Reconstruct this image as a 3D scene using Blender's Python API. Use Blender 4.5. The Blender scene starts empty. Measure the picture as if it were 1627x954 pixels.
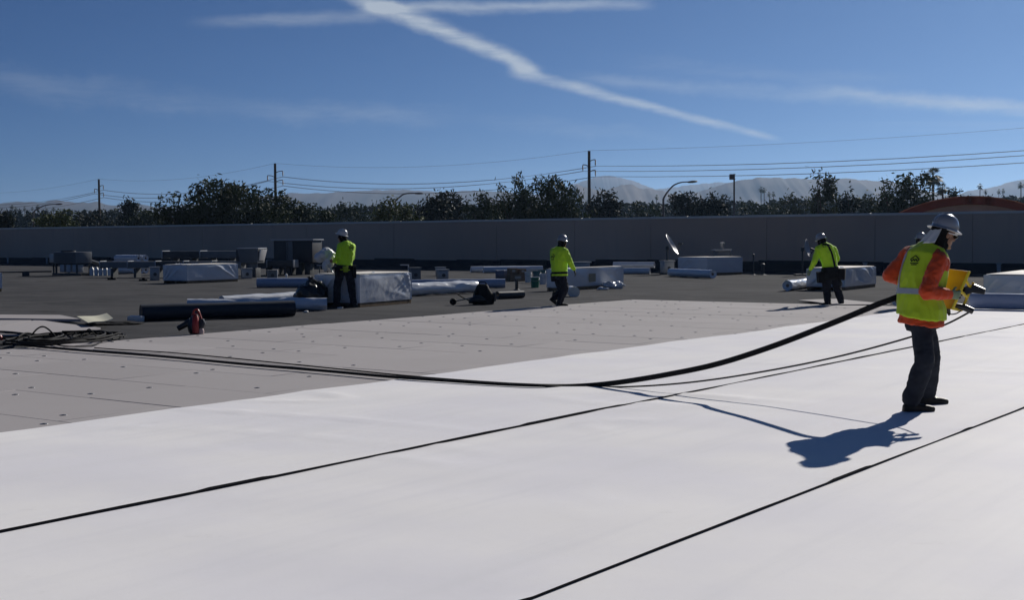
import bpy, bmesh, math, random
import numpy as np
from mathutils import Vector, Matrix, noise as mnoise
random.seed(7); rng = np.random.default_rng(7)
scene = bpy.context.scene
COL = scene.collection
R = math.radians

# ------------------------------------------------------------------ camera
FPX, PW, PH, CAM_H = 2100.0, 1627.0, 954.0, 1.55
PITCH = math.atan((PH / 2 - 380.0) / FPX)
ROLL = math.atan(10.0 / PW)
FWD = Vector((0, math.cos(PITCH), -math.sin(PITCH)))
_u0 = Vector((1, 0, 0)).cross(FWD)
RIGHT = Vector((1, 0, 0)) * math.cos(ROLL) - _u0 * math.sin(ROLL)
UP = RIGHT.cross(FWD)
EYE = Vector((0, 0, CAM_H))
cam = bpy.data.cameras.new('camera'); cam_ob = bpy.data.objects.new('camera', cam); COL.objects.link(cam_ob)
cam.sensor_width = 36.0; cam.lens = 36.0 * FPX / PW
cam.clip_start = 0.05; cam.clip_end = 60000
cam_ob.matrix_world = Matrix((RIGHT, UP, -FWD)).transposed().to_4x4()
cam_ob.location = EYE
scene.camera = cam_ob

# ------------------------------------------------------------------ light
SUN_AZ, SUN_EL = R(32.5), R(27.2)          # azimuth measured from +Y towards +X
SUN_DIR = Vector((math.sin(SUN_AZ) * math.cos(SUN_EL), math.cos(SUN_AZ) * math.cos(SUN_EL), math.sin(SUN_EL)))
sun = bpy.data.lights.new('sun', 'SUN'); sun.energy = 4.7; sun.angle = R(0.5); sun.color = (1.0, 0.95, 0.88)
sun_ob = bpy.data.objects.new('sun', sun); COL.objects.link(sun_ob)
sun_ob.rotation_euler = (-SUN_DIR).to_track_quat('-Z', 'Y').to_euler()
sun_ob.location = (30, 50, 40)
scene.view_settings.view_transform = 'Standard'
scene.view_settings.look = 'None'
scene.view_settings.exposure = 0.0
scene.view_settings.gamma = 1.0
scene.view_settings.use_curve_mapping = False
scene.cycles.use_denoising = True
scene.cycles.max_bounces = 8
scene.cycles.volume_bounces = 0
scene.cycles.caustics_reflective = False
scene.cycles.caustics_refractive = False

class NT:
    """small helper to write node graphs"""
    def __init__(s, tree): s.t = tree; s.n = tree.nodes; s.l = tree.links
    def node(s, typ, **kw):
        n = s.n.new(typ)
        for k, v in kw.items(): setattr(n, k, v)
        return n
    def set(s, inp, v):
        if hasattr(v, 'is_output') or isinstance(v, bpy.types.NodeSocket): s.l.new(v, inp)
        elif v is not None: inp.default_value = v
    def math(s, op, a, b=None, c=None, clamp=False):
        n = s.node('ShaderNodeMath', operation=op); n.use_clamp = clamp
        s.set(n.inputs[0], a); s.set(n.inputs[1], b); s.set(n.inputs[2], c)
        return n.outputs[0]
    def mix(s, fac, a, b, mode='MIX'):
        n = s.node('ShaderNodeMix', data_type='RGBA', blend_type=mode)
        s.set(n.inputs[0], fac)
        s.set(n.inputs[6], a if not isinstance(a, tuple) else (*a[:3], 1)); s.set(n.inputs[7], b if not isinstance(b, tuple) else (*b[:3], 1))
        return n.outputs[2]
    def maprange(s, v, a, b, c=0., d=1., smooth=True):
        n = s.node('ShaderNodeMapRange', interpolation_type='SMOOTHSTEP' if smooth else 'LINEAR')
        s.set(n.inputs[0], v); s.set(n.inputs[1], a); s.set(n.inputs[2], b); s.set(n.inputs[3], c); s.set(n.inputs[4], d)
        return n.outputs[0]
    def noise(s, vec, scale, detail=4., rough=.55, dist=0.):
        n = s.node('ShaderNodeTexNoise'); s.set(n.inputs['Vector'], vec)
        n.inputs['Scale'].default_value = scale; n.inputs['Detail'].default_value = detail
        n.inputs['Roughness'].default_value = rough; n.inputs['Distortion'].default_value = dist
        return n.outputs[0]
    def mapping(s, vec, scale=(1, 1, 1), rot=(0, 0, 0), loc=(0, 0, 0)):
        n = s.node('ShaderNodeMapping'); s.set(n.inputs[0], vec)
        n.inputs[1].default_value = loc; n.inputs[2].default_value = rot; n.inputs[3].default_value = scale
        return n.outputs[0]
    def comb(s, x, y, z=0.):
        n = s.node('ShaderNodeCombineXYZ'); s.set(n.inputs[0], x); s.set(n.inputs[1], y); s.set(n.inputs[2], z)
        return n.outputs[0]

world = bpy.data.worlds.new('World'); scene.world = world; world.use_nodes = True
world.cycles.sampling_method = 'MANUAL'; world.cycles.sample_map_resolution = 256
def build_world():
    w = NT(world.node_tree); w.n.clear()
    out = w.node('ShaderNodeOutputWorld'); bg = w.node('ShaderNodeBackground')
    sky = w.node('ShaderNodeTexSky', sky_type='NISHITA')
    sky.sun_disc = False; sky.sun_elevation = SUN_EL; sky.sun_rotation = SUN_AZ
    sky.altitude = 3500; sky.air_density = SKY_AIR; sky.dust_density = SKY_DUST; sky.ozone_density = SKY_OZONE
    tc = w.node('ShaderNodeTexCoord'); sep = w.node('ShaderNodeSeparateXYZ'); w.l.new(tc.outputs['Generated'], sep.inputs[0])
    X, Y, Z = sep.outputs
    az = w.math('ARCTAN2', X, Y)                       # 0 straight ahead, + to the right
    el = w.math('ARCSINE', Z)
    zc = w.math('MAXIMUM', Z, 0.02)
    # cirrus layer coordinates: a flat sheet high above the ground
    cx, cy = w.math('DIVIDE', X, zc), w.math('DIVIDE', Y, zc)
    plane = w.comb(cx, cy)
    ae = w.comb(az, el)
    wob = w.noise(w.mapping(ae, (1, 1.6, 1)), 26., 5., .6)
    wob2 = w.noise(w.mapping(ae, (1, 1.0, 1), loc=(3, 1, 0)), 75., 4., .6)
    streak = w.noise(w.mapping(ae, (1.2, 8, 1), rot=(0, 0, R(-9))), 14., 5., .6)
    total = None
    def trail(p0, p1, w0, w1, strength, f0=.12, f1=.12, rag=.5, tex=.6):
        nonlocal total
        (a0, e0), (a1, e1) = p0, p1
        L = math.hypot(a1 - a0, e1 - e0); dx, dy = (a1 - a0) / L, (e1 - e0) / L
        da, de = w.math('SUBTRACT', az, a0), w.math('SUBTRACT', el, e0)
        t = w.math('DIVIDE', w.math('ADD', w.math('MULTIPLY', da, dx), w.math('MULTIPLY', de, dy)), L)
        c = w.math('SUBTRACT', w.math('MULTIPLY', da, -dy), w.math('MULTIPLY', de, -dx))
        wid = w.maprange(t, 0., 1., w0, w1, False)
        c = w.math('ADD', c, w.math('MULTIPLY', w.math('SUBTRACT', wob, .5), w.math('MULTIPLY', wid, rag * 1.7)))
        c = w.math('ADD', c, w.math('MULTIPLY', w.math('SUBTRACT', wob2, .5), w.math('MULTIPLY', wid, rag)))
        q = w.math('DIVIDE', w.math('ABSOLUTE', c), wid)
        m = w.maprange(q, 1.0, 0.0)
        m = w.math('MULTIPLY', m, w.math('MULTIPLY', w.maprange(t, 0., f0), w.maprange(t, 1., 1. - f1)))
        m = w.math('MULTIPLY', m, w.maprange(streak, .25, .7, 1 - tex, 1.0))
        m = w.math('MULTIPLY', m, strength)
        total = m if total is None else w.math('ADD', total, m)
    def A(x, y):                                       # direction of a point of the sky
        d = FWD + RIGHT * ((x - PW / 2) / FPX) + UP * ((PH / 2 - y) / FPX); d.normalize()
        return math.atan2(d.x, d.y), math.asin(d.z)
    # main diagonal vapour trail with its kink
    trail(A(480, -45), A(870, 120), .0095, .0075, .55, .1, .08)
    trail(A(560, -10), A(850, 104), .011, .008, .35, .1, .15)
    trail(A(800, 108), A(1252, 225), .0075, .0035, .62, .06, .12)
    # branch along the top
    trail(A(560, 12), A(1050, 4), .0075, .006, .50, .1, .1)
    trail(A(280, 36), A(640, 22), .0055, .0085, .30, .35, .2)
    # right hand streaks
    trail(A(860, 118), A(1760, 178), .0075, .0085, .20, .15, .1, .8)
    trail(A(1240, 134), A(1800, 188), .0065, .009, .34, .25, .1, .7)
    trail(A(900, 92), A(1500, 132), .010, .008, .10, .4, .3, .9, .8)
    # soft cirrus on the left
    trail(A(-160, 110), A(420, 172), .018, .014, .12, .3, .3, .9, .8)
    trail(A(300, 170), A(760, 186), .011, .012, .17, .4, .3, .9, .8)
    trail(A(700, 182), A(1100, 222), .011, .006, .10, .4, .3, .9, .8)
    cir = w.noise(w.mapping(plane, (.10, .30, 1), rot=(0, 0, R(35))), 1.0, 6., .6, .6)
    total = w.math('ADD', total, w.maprange(cir, .54, .85, 0., .16))
    total = w.math('MULTIPLY', w.math('MULTIPLY', total, 1.15), w.maprange(el, .02, .06))
    total = w.math('MINIMUM', total, .85)
    tint = w.mix(1.0, sky.outputs[0], SKY_TINT, 'MULTIPLY')
    col = w.mix(total, tint, CLOUD_COL)
    w.l.new(col, bg.inputs[0]); bg.inputs[1].default_value = SKY_STRENGTH
    w.l.new(bg.outputs[0], out.inputs[0])
SKY_STRENGTH, SKY_AIR, SKY_DUST, SKY_OZONE = 0.042, 0.8, 8.0, 10.0
SKY_TINT = (0.66, 0.88, 0.98); CLOUD_COL = (11.0, 12.2, 13.6)
build_world()

# ------------------------------------------------------------------ helpers
def ray(x, y): return FWD + RIGHT * ((x - PW / 2) / FPX) + UP * ((PH / 2 - y) / FPX)
def P(x, y, z=0.0):
    d = ray(x, y); return EYE + d * ((z - CAM_H) / d.z)
def U(x, y, depth): return EYE + ray(x, y) * depth
def depth_of(x, y, z=0.0): return (P(x, y, z) - EYE).dot(FWD)

MATS = {}
def pm(name, col, rough=.6, spec=.5, metal=0., var=.0, vscale=3., bump=0., bscale=40., col2=None, c2scale=1.5, c2lo=.45, c2hi=.7, sheen=0., coat=0., transl=0., vstretch=(1, 1, 1)):
    if name in MATS: return MATS[name]
    m = bpy.data.materials.new(name); m.use_nodes = True; t = NT(m.node_tree)
    b = t.n['Principled BSDF']
    b.inputs['Roughness'].default_value = rough; b.inputs['Metallic'].default_value = metal
    b.inputs['Specular IOR Level'].default_value = spec
    if sheen: b.inputs['Sheen Weight'].default_value = sheen
    if coat: b.inputs['Coat Weight'].default_value = coat
    tc = t.node('ShaderNodeTexCoord').outputs['Object']
    c = (*col[:3], 1)
    if col2 is not None:
        c = t.mix(t.maprange(t.noise(t.mapping(tc, vstretch), c2scale, 5.), c2lo, c2hi), tuple(col), tuple(col2))
    if var:
        nz = t.noise(t.mapping(tc, vstretch), vscale, 6.)
        f = t.maprange(nz, .25, .75, 1 - var, 1 + var, False)
        if isinstance(c, tuple):
            rgb = t.node('ShaderNodeRGB'); rgb.outputs[0].default_value = c; c = rgb.outputs[0]
        vm = t.node('ShaderNodeVectorMath', operation='SCALE'); t.l.new(c, vm.inputs[0]); t.l.new(f, vm.inputs[3]); c = vm.outputs[0]
    t.set(b.inputs['Base Color'], c)
    if bump:
        bn = t.node('ShaderNodeBump'); bn.inputs['Strength'].default_value = 1.0; bn.inputs['Distance'].default_value = bump
        t.l.new(t.noise(tc, bscale, 5.), bn.inputs['Height']); t.l.new(bn.outputs[0], b.inputs['Normal'])
    if transl:
        tr = t.node('ShaderNodeBsdfTranslucent'); t.set(tr.inputs[0], c)
        mx = t.node('ShaderNodeMixShader'); mx.inputs[0].default_value = transl
        t.l.new(b.outputs[0], mx.inputs[1]); t.l.new(tr.outputs[0], mx.inputs[2]); t.l.new(mx.outputs[0], t.n['Material Output'].inputs[0])
    MATS[name] = m; return m

def tag(o, label=None, cat=None, group=None, kind=None):
    if label: o['label'] = label
    if cat: o['category'] = cat
    if group: o['group'] = group
    if kind: o['kind'] = kind
    return o
def thing(name, label, cat, loc=(0, 0, 0), rotz=0., group=None):
    o = bpy.data.objects.new(name, None); COL.objects.link(o); o.empty_display_size = .2
    o.location = loc; o.rotation_euler = (0, 0, rotz)
    return tag(o, label, cat, group)
def copy_tree(o, parent=None):
    c = o.copy(); COL.objects.link(c)
    if parent: c.parent = parent
    for ch in list(o.children): copy_tree(ch, c)
    return c

def frame_z(d):
    d = d.normalized(); a = Vector((0, 0, 1)) if abs(d.z) < .95 else Vector((1, 0, 0))
    x = a.cross(d).normalized(); return x, d.cross(x), d

class MB:
    def __init__(s): s.v = []; s.f = []; s.m = []
    def add(s, vs, fs, mi=0):
        o = len(s.v); s.v += [tuple(v) for v in vs]; s.f += [tuple(i + o for i in f) for f in fs]; s.m += [mi] * len(fs); return s
    def box(s, c, size, rot=None, mi=0):
        c = Vector(c); hx, hy, hz = [q / 2 for q in size]
        vs = [Vector((x, y, z)) for z in (-hz, hz) for y in (-hy, hy) for x in (-hx, hx)]
        if rot is not None: vs = [rot @ v for v in vs]
        return s.add([v + c for v in vs], [(0, 2, 3, 1), (4, 5, 7, 6), (0, 1, 5, 4), (2, 6, 7, 3), (0, 4, 6, 2), (1, 3, 7, 5)], mi)
    def hexa(s, b4, t4, mi=0):
        return s.add(list(b4) + list(t4), [(3, 2, 1, 0), (4, 5, 6, 7), (0, 1, 5, 4), (1, 2, 6, 5), (2, 3, 7, 6), (3, 0, 4, 7)], mi)
    def tube(s, pts, r, n=8, cap=True, mi=0, flat=1.0):
        pts = [Vector(p) for p in pts]; k = len(pts); rs = r if isinstance(r, (list, tuple)) else [r] * k
        vs = []; x = None
        for i, p in enumerate(pts):
            d = (pts[min(i + 1, k - 1)] - pts[max(i - 1, 0)])
            if d.length < 1e-9: d = Vector((0, 0, 1))
            d.normalize()
            if x is None: x, y, _ = frame_z(d)
            else:
                x = x - d * x.dot(d)
                if x.length < 1e-6: x, _, _ = frame_z(d)
                x.normalize(); y = d.cross(x)
            vs += [p + x * (math.cos(2 * math.pi * j / n) * rs[i]) + y * (math.sin(2 * math.pi * j / n) * rs[i] * flat) for j in range(n)]
        fs = [(i * n + j, i * n + (j + 1) % n, (i + 1) * n + (j + 1) % n, (i + 1) * n + j) for i in range(k - 1) for j in range(n)]
        if cap: fs += [tuple(range(n - 1, -1, -1)), tuple(range((k - 1) * n, k * n))]
        return s.add(vs, fs, mi)
    def cyl(s, p0, p1, r0, r1=None, n=14, mi=0): return s.tube([p0, p1], [r0, r0 if r1 is None else r1], n, True, mi)
    def ell(s, c, rad, rot=None, nu=14, nv=9, mi=0):
        c = Vector(c); vs = []; fs = []
        for i in range(1, nv):
            th = math.pi * i / nv
            for j in range(nu):
                ph = 2 * math.pi * j / nu
                v = Vector((math.sin(th) * math.cos(ph) * rad[0], math.sin(th) * math.sin(ph) * rad[1], math.cos(th) * rad[2]))
                vs.append(c + (rot @ v if rot is not None else v))
        e = Vector((0, 0, rad[2])); e = rot @ e if rot is not None else e
        vs += [c + e, c - e]; t, b = len(vs) - 2, len(vs) - 1
        for i in range(nv - 2):
            for j in range(nu): fs.append((i * nu + j, (i + 1) * nu + j, (i + 1) * nu + (j + 1) % nu, i * nu + (j + 1) % nu))
        for j in range(nu): fs += [(t, j, (j + 1) % nu), (b, (nv - 2) * nu + (j + 1) % nu, (nv - 2) * nu + j)]
        return s.add(vs, fs, mi)
    def cap(s, p0, p1, r0, r1, n=10):
        """tapered capsule"""
        p0, p1 = Vector(p0), Vector(p1); d = (p1 - p0)
        dn = d.normalized() if d.length > 1e-6 else Vector((0, 0, 1)); pts = []; rs = []
        for i in range(5):
            a = math.pi / 2 * (1 - i / 4); pts.append(p0 - dn * (r0 * math.sin(a))); rs.append(max(r0 * math.cos(a), r0 * .08))
        for i in range(5):
            a = math.pi / 2 * i / 4; pts.append(p1 + dn * (r1 * math.sin(a))); rs.append(max(r1 * math.cos(a), r1 * .08))
        return s.tube(pts, rs, n)
    def loft(s, secs, n=18, mi=0):
        """secs: list of (center, lateral half vector, depth half vector)"""
        vs = []; k = len(secs)
        for c, l, d in secs:
            c, l, d = Vector(c), Vector(l), Vector(d)
            for j in range(n):
                a = 2 * math.pi * j / n; ca, sa = math.cos(a), math.sin(a)
                vs.append(c + l * (math.copysign(abs(ca) ** .85, ca)) + d * (math.copysign(abs(sa) ** .85, sa)))
        fs = [(i * n + j, i * n + (j + 1) % n, (i + 1) * n + (j + 1) % n, (i + 1) * n + j) for i in range(k - 1) for j in range(n)]
        fs += [tuple(range(n - 1, -1, -1)), tuple(range((k - 1) * n, k * n))]
        return s.add(vs, fs, mi)
    def lathe(s, prof, c=(0, 0, 0), n=24, rot=None, sx=1., sy=1., mi=0):
        c = Vector(c); vs = []; fs = []; k = len(prof)
        for r, z in prof:
            for j in range(n):
                v = Vector((r * math.cos(2 * math.pi * j / n) * sx, r * math.sin(2 * math.pi * j / n) * sy, z))
                vs.append(c + (rot @ v if rot is not None else v))
        for i in range(k - 1):
            for j in range(n): fs.append((i * n + j, i * n + (j + 1) % n, (i + 1) * n + (j + 1) % n, (i + 1) * n + j))
        if prof[0][0] > 1e-4: fs.append(tuple(range(n - 1, -1, -1)))
        if prof[-1][0] > 1e-4: fs.append(tuple(range((k - 1) * n, k * n)))
        return s.add(vs, fs, mi)
    def mesh(s, name, org=None):
        me = bpy.data.meshes.new(name)
        v = s.v if org is None else [(a - org[0], b - org[1], c - org[2]) for a, b, c in s.v]
        me.from_pydata(v, [], s.f); me.polygons.foreach_set('material_index', s.m); me.update(); return me
    def build(s, name, mat, parent=None, smooth=False, org=None, bevel=0., angle=40, recalc=True, bseg=2):
        if org is True: org = parent.location
        me = s.mesh(name, org)
        bm = bmesh.new(); bm.from_mesh(me)
        bmesh.ops.remove_doubles(bm, verts=bm.verts, dist=1e-5)
        if recalc: bmesh.ops.recalc_face_normals(bm, faces=bm.faces)
        if bevel:
            ed = [e for e in bm.edges if len(e.link_faces) == 2 and e.calc_face_angle(0) > R(30)]
            bmesh.ops.bevel(bm, geom=ed, offset=bevel, segments=bseg, profile=.6, affect='EDGES', clamp_overlap=True)
        bm.to_mesh(me); bm.free()
        for m in (mat if isinstance(mat, (list, tuple)) else [mat]): me.materials.append(m)
        if smooth or bevel:
            me.polygons.foreach_set('use_smooth', [True] * len(me.polygons))
            try: me.set_sharp_from_angle(angle=R(angle))
            except Exception: pass
        return link(name, me, parent)
def link(name, me, parent=None):
    o = bpy.data.objects.new(name, me); COL.objects.link(o)
    if parent is not None: o.parent = parent
    return o
def np_mesh(name, V, Fq, mat, parent=None, smooth=False, mi=None):
    """fast mesh from numpy arrays; Fq (n,3|4)"""
    me = bpy.data.meshes.new(name); V = np.asarray(V, dtype=np.float32); Fq = np.asarray(Fq, dtype=np.int32)
    k = Fq.shape[1]
    me.vertices.add(len(V)); me.vertices.foreach_set('co', V.ravel())
    me.loops.add(Fq.size); me.loops.foreach_set('vertex_index', Fq.ravel())
    me.polygons.add(len(Fq)); me.polygons.foreach_set('loop_start', np.arange(0, Fq.size, k, dtype=np.int32))
    try: me.polygons.foreach_set('loop_total', np.full(len(Fq), k, dtype=np.int32))
    except Exception: pass
    if mi is not None: me.polygons.foreach_set('material_index', np.asarray(mi, dtype=np.int32))
    if smooth: me.polygons.foreach_set('use_smooth', np.ones(len(Fq), dtype=bool))
    me.update(calc_edges=True); me.validate()
    for m in (mat if isinstance(mat, (list, tuple)) else [mat]): me.materials.append(m)
    return link(name, me, parent)
def rotz(a): return Matrix.Rotation(a, 3, 'Z')
def smoothpath(pts, sub=8):
    """Catmull-Rom through points"""
    pts = [Vector(p) for p in pts]; q = [pts[0]] + pts + [pts[-1]]; out = []
    for i in range(1, len(q) - 2):
        for k in range(sub):
            t = k / sub; a, b, c, d = q[i - 1], q[i], q[i + 1], q[i + 2]
            out.append(.5 * ((2 * b) + (c - a) * t + (2 * a - 5 * b + 4 * c - d) * t * t + (3 * b - a - 3 * c + d) * t ** 3))
    out.append(pts[-1]); return out
# ------------------------------------------------------------------ setting: roof, membrane, boards, wall
AX = R(54.0)
AV = Vector((math.cos(AX), math.sin(AX), 0)); NV = Vector((-math.sin(AX), math.cos(AX), 0))   # along the rolls / across them
DECK = -0.03
def AN(a, n, z=0.): return AV * a + NV * n + Vector((0, 0, z))
def to_an(p): return p.x * AV.x + p.y * AV.y, p.x * NV.x + p.y * NV.y

def mat_deck():
    m = bpy.data.materials.new('mineral_cap_sheet'); m.use_nodes = True; t = NT(m.node_tree); b = t.n['Principled BSDF']
    tc = t.node('ShaderNodeTexCoord').outputs['Object']
    st = t.mapping(t.mapping(tc, rot=(0, 0, R(-54))), (1.0, .3, 1))
    big = t.noise(tc, .22, 5., .6); mid = t.noise(st, 1.3, 6., .65); fine = t.noise(tc, 120., 3., .7)
    c = t.mix(t.maprange(big, .35, .68), (.056, .057, .061), (.080, .080, .083))
    c = t.mix(t.maprange(mid, .50, .70, 0., .8), c, (.034, .035, .038))
    c = t.mix(t.maprange(t.noise(t.mapping(tc, (1, 1, 1), loc=(9, 4, 0)), .9, 6., .7), .54, .72, 0., .6), c, (.115, .113, .114))
    # sheet laps about a metre apart, along the wall
    sep = t.node('ShaderNodeSeparateXYZ'); t.l.new(t.mapping(tc, (1, 1, 1), rot=(0, 0, R(-54))), sep.inputs[0])
    lap = t.math('FRACT', t.math('DIVIDE', sep.outputs[0], .98))
    lapm = t.math('MULTIPLY', t.math('LESS_THAN', lap, .025), t.maprange(t.noise(tc, .5, 3.), .4, .6))
    c = t.mix(t.math('MULTIPLY', lapm, .55), c, (.022, .022, .024))
    f = t.maprange(fine, .3, .7, .78, 1.22, False)
    vm = t.node('ShaderNodeVectorMath', operation='SCALE'); t.l.new(c, vm.inputs[0]); t.l.new(f, vm.inputs[3])
    t.l.new(vm.outputs[0], b.inputs['Base Color']); b.inputs['Roughness'].default_value = .98; b.inputs['Specular IOR Level'].default_value = .04
    bn = t.node('ShaderNodeBump'); bn.inputs['Distance'].default_value = .003; t.l.new(fine, bn.inputs['Height']); t.l.new(bn.outputs[0], b.inputs['Normal'])
    return m
def mat_membrane():
    m = bpy.data.materials.new('white_membrane'); m.use_nodes = True; t = NT(m.node_tree); b = t.n['Principled BSDF']
    tc = t.node('ShaderNodeTexCoord').outputs['Object']
    big = t.noise(tc, .5, 4.); st = t.noise(t.mapping(t.mapping(tc, rot=(0, 0, R(-54))), (.16, 2.4, 1)), 1.4, 5., .6)
    c = t.mix(t.maprange(big, .3, .7), (.80, .79, .825), (.88, .865, .855))
    c = t.mix(t.maprange(st, .45, .75, 0., .55), c, (.76, .755, .775))  # glossy bands along the rolls, painted into the colour as soft streaks
    dirt = t.noise(t.mapping(tc, (1, 1, 1), loc=(5, 2, 0)), 2.2, 8., .72)
    c = t.mix(t.maprange(dirt, .60, .78, 0., .30), c, (.62, .60, .58))
    t.l.new(c, b.inputs['Base Color']); b.inputs['Roughness'].default_value = .66; b.inputs['Specular IOR Level'].default_value = .04
    bn = t.node('ShaderNodeBump'); bn.inputs['Distance'].default_value = .0012
    t.l.new(t.noise(tc, 9., 6., .6), bn.inputs['Height']); t.l.new(bn.outputs[0], b.inputs['Normal'])
    return m
M_DECK = mat_deck(); M_MEMB = mat_membrane()
M_LAPDARK = pm('black_underside_lap_shade', (.012, .012, .014), .8, .2)
def mat_board():
    m = bpy.data.materials.new('grey_cover_board'); m.use_nodes = True; t = NT(m.node_tree); b = t.n['Principled BSDF']
    geo = t.node('ShaderNodeNewGeometry').outputs['Position']
    oi = t.node('ShaderNodeObjectInfo').outputs['Random']
    c = t.mix(t.noise(geo, .35, 4.), (.335, .315, .318), (.40, .378, .38))
    c = t.mix(t.maprange(t.noise(geo, 3.5, 7., .7), .55, .8, 0., .35), c, (.27, .26, .265))
    f = t.maprange(oi, 0, 1, .955, 1.045, False)
    vm = t.node('ShaderNodeVectorMath', operation='SCALE'); t.l.new(c, vm.inputs[0]); t.l.new(f, vm.inputs[3])
    t.l.new(vm.outputs[0], b.inputs['Base Color']); b.inputs['Roughness'].default_value = .9; b.inputs['Specular IOR Level'].default_value = .2
    bn = t.node('ShaderNodeBump'); bn.inputs['Distance'].default_value = .0012
    t.l.new(t.noise(geo, 60., 4.), bn.inputs['Height']); t.l.new(bn.outputs[0], b.inputs['Normal'])
    return m
M_BOARD = mat_board()
M_PLATE = pm('fastener_metal', (.16, .16, .165), .38, .5, .8)

# roof deck: the slab under our feet, out to the far parapet
WALL_A, WALL_H = 56.8, 2.62
roof = MB()
roof.hexa([AN(-14, -30, -.5), AN(WALL_A + .3, -30, -.5), AN(WALL_A + .3, 95, -.5), AN(-14, 95, -.5)],
          [AN(-14, -30, DECK), AN(WALL_A + .3, -30, DECK), AN(WALL_A + .3, 95, DECK), AN(-14, 95, DECK)])
deck_ob = tag(roof.build('roof_deck', M_DECK), kind='structure')

# white membrane sheets --------------------------------------------------------
def sheet(name, n0, n1, a0, a1, z0, seed, label, streak, lipmin, lipmax, farwave=0.):
    na, nn = int((a1 - a0) / .11), int((n1 - n0) / .075)
    V = np.zeros(((na + 1), (nn + 1), 3)); lip = []
    for i in range(na + 1):
        a = a0 + (a1 - a0) * i / na
        l = mnoise.noise((a * .35, seed, 0)) * .5 + .5 + .35 * mnoise.noise((a * 1.3, seed, 3))
        l = min(1, max(0, l)); lp = lipmin + (lipmax - lipmin) * l
        if mnoise.noise((a * .8, seed, 9)) > .36: lp *= 1.6
        edge = .018 * mnoise.noise((a * .3, seed + 5, 1)); fe = farwave * mnoise.noise((a * .42, seed + 8, 2)) + farwave * .4 * mnoise.noise((a * 1.3, seed + 8, 6))
        for j in range(nn + 1):
            t = j / nn; n = n0 + edge * (1 - t) + (n1 + fe - n0 - edge * (1 - t)) * t
            # cross wrinkles that fade in and out, and long soft waves
            if streak:
                w = .006 * mnoise.noise((a * .25, n * 2.2, seed)) + .0045 * mnoise.noise((a * .6, n * 4.5, seed + 2))
                w += .002 * mnoise.noise((a * 1.0, n * .5, seed + 4))
            else:
                q = mnoise.noise((a * .55 + .35 * mnoise.noise((n * .5, a * .2, seed)), n * .22, seed + 1))
                w = .007 * q + .006 * mnoise.noise((a * 1.3 + n * .25, n * .35, seed + 3))
                rid = 1 - abs(mnoise.noise((a * .85 + n * .12, n * .25, seed + 7))) * 7
                if rid > 0: w += .026 * rid * rid * max(0, mnoise.noise((a * .3, n * .45, seed + 11)) + (.35 if t > .75 else -.05))
            g = min(1, (n - n0) / .22) ; g = max(g, 0)
            rise = lp * (1 - g) ** 2
            V[i, j] = AN(a, n, z0 + max(w, -.004) * (.25 + .75 * g) * min(1, .3 + (1 - t) * 6) + rise)
        lip.append(lp)
    base = V.reshape(-1, 3)
    idx = np.arange((na + 1) * (nn + 1)).reshape(na + 1, nn + 1)
    F = np.stack([idx[:-1, :-1], idx[1:, :-1], idx[1:, 1:], idx[:-1, 1:]], -1).reshape(-1, 4)
    # skirt: dark underside and the shade under the lifted lap, in one black strip
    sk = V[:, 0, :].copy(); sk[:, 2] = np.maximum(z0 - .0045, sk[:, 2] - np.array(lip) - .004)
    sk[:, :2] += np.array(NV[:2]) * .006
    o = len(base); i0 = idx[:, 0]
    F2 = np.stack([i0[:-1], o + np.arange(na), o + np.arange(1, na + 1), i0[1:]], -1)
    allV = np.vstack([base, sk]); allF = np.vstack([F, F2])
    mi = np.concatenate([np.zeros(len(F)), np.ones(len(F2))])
    org = AN(a0, n0, 0); allV = allV - np.array(org)
    ob = np_mesh(name, allV, allF, [M_MEMB, M_LAPDARK], smooth=True, mi=mi)
    ob.location = org
    try: ob.data.set_sharp_from_angle(angle=R(50))
    except Exception: pass
    return tag(ob, label, 'membrane sheet', 'white membrane sheets rolled out side by side')
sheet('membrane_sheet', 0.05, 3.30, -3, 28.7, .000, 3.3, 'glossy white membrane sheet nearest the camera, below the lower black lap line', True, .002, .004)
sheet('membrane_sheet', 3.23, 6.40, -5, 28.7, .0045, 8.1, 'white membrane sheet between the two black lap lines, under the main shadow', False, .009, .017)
sheet('membrane_sheet', 6.29, 9.58, -7, 28.7, .009, 5.6, 'white membrane sheet bordering the bare grey cover boards', False, .008, .018, .12)

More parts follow.
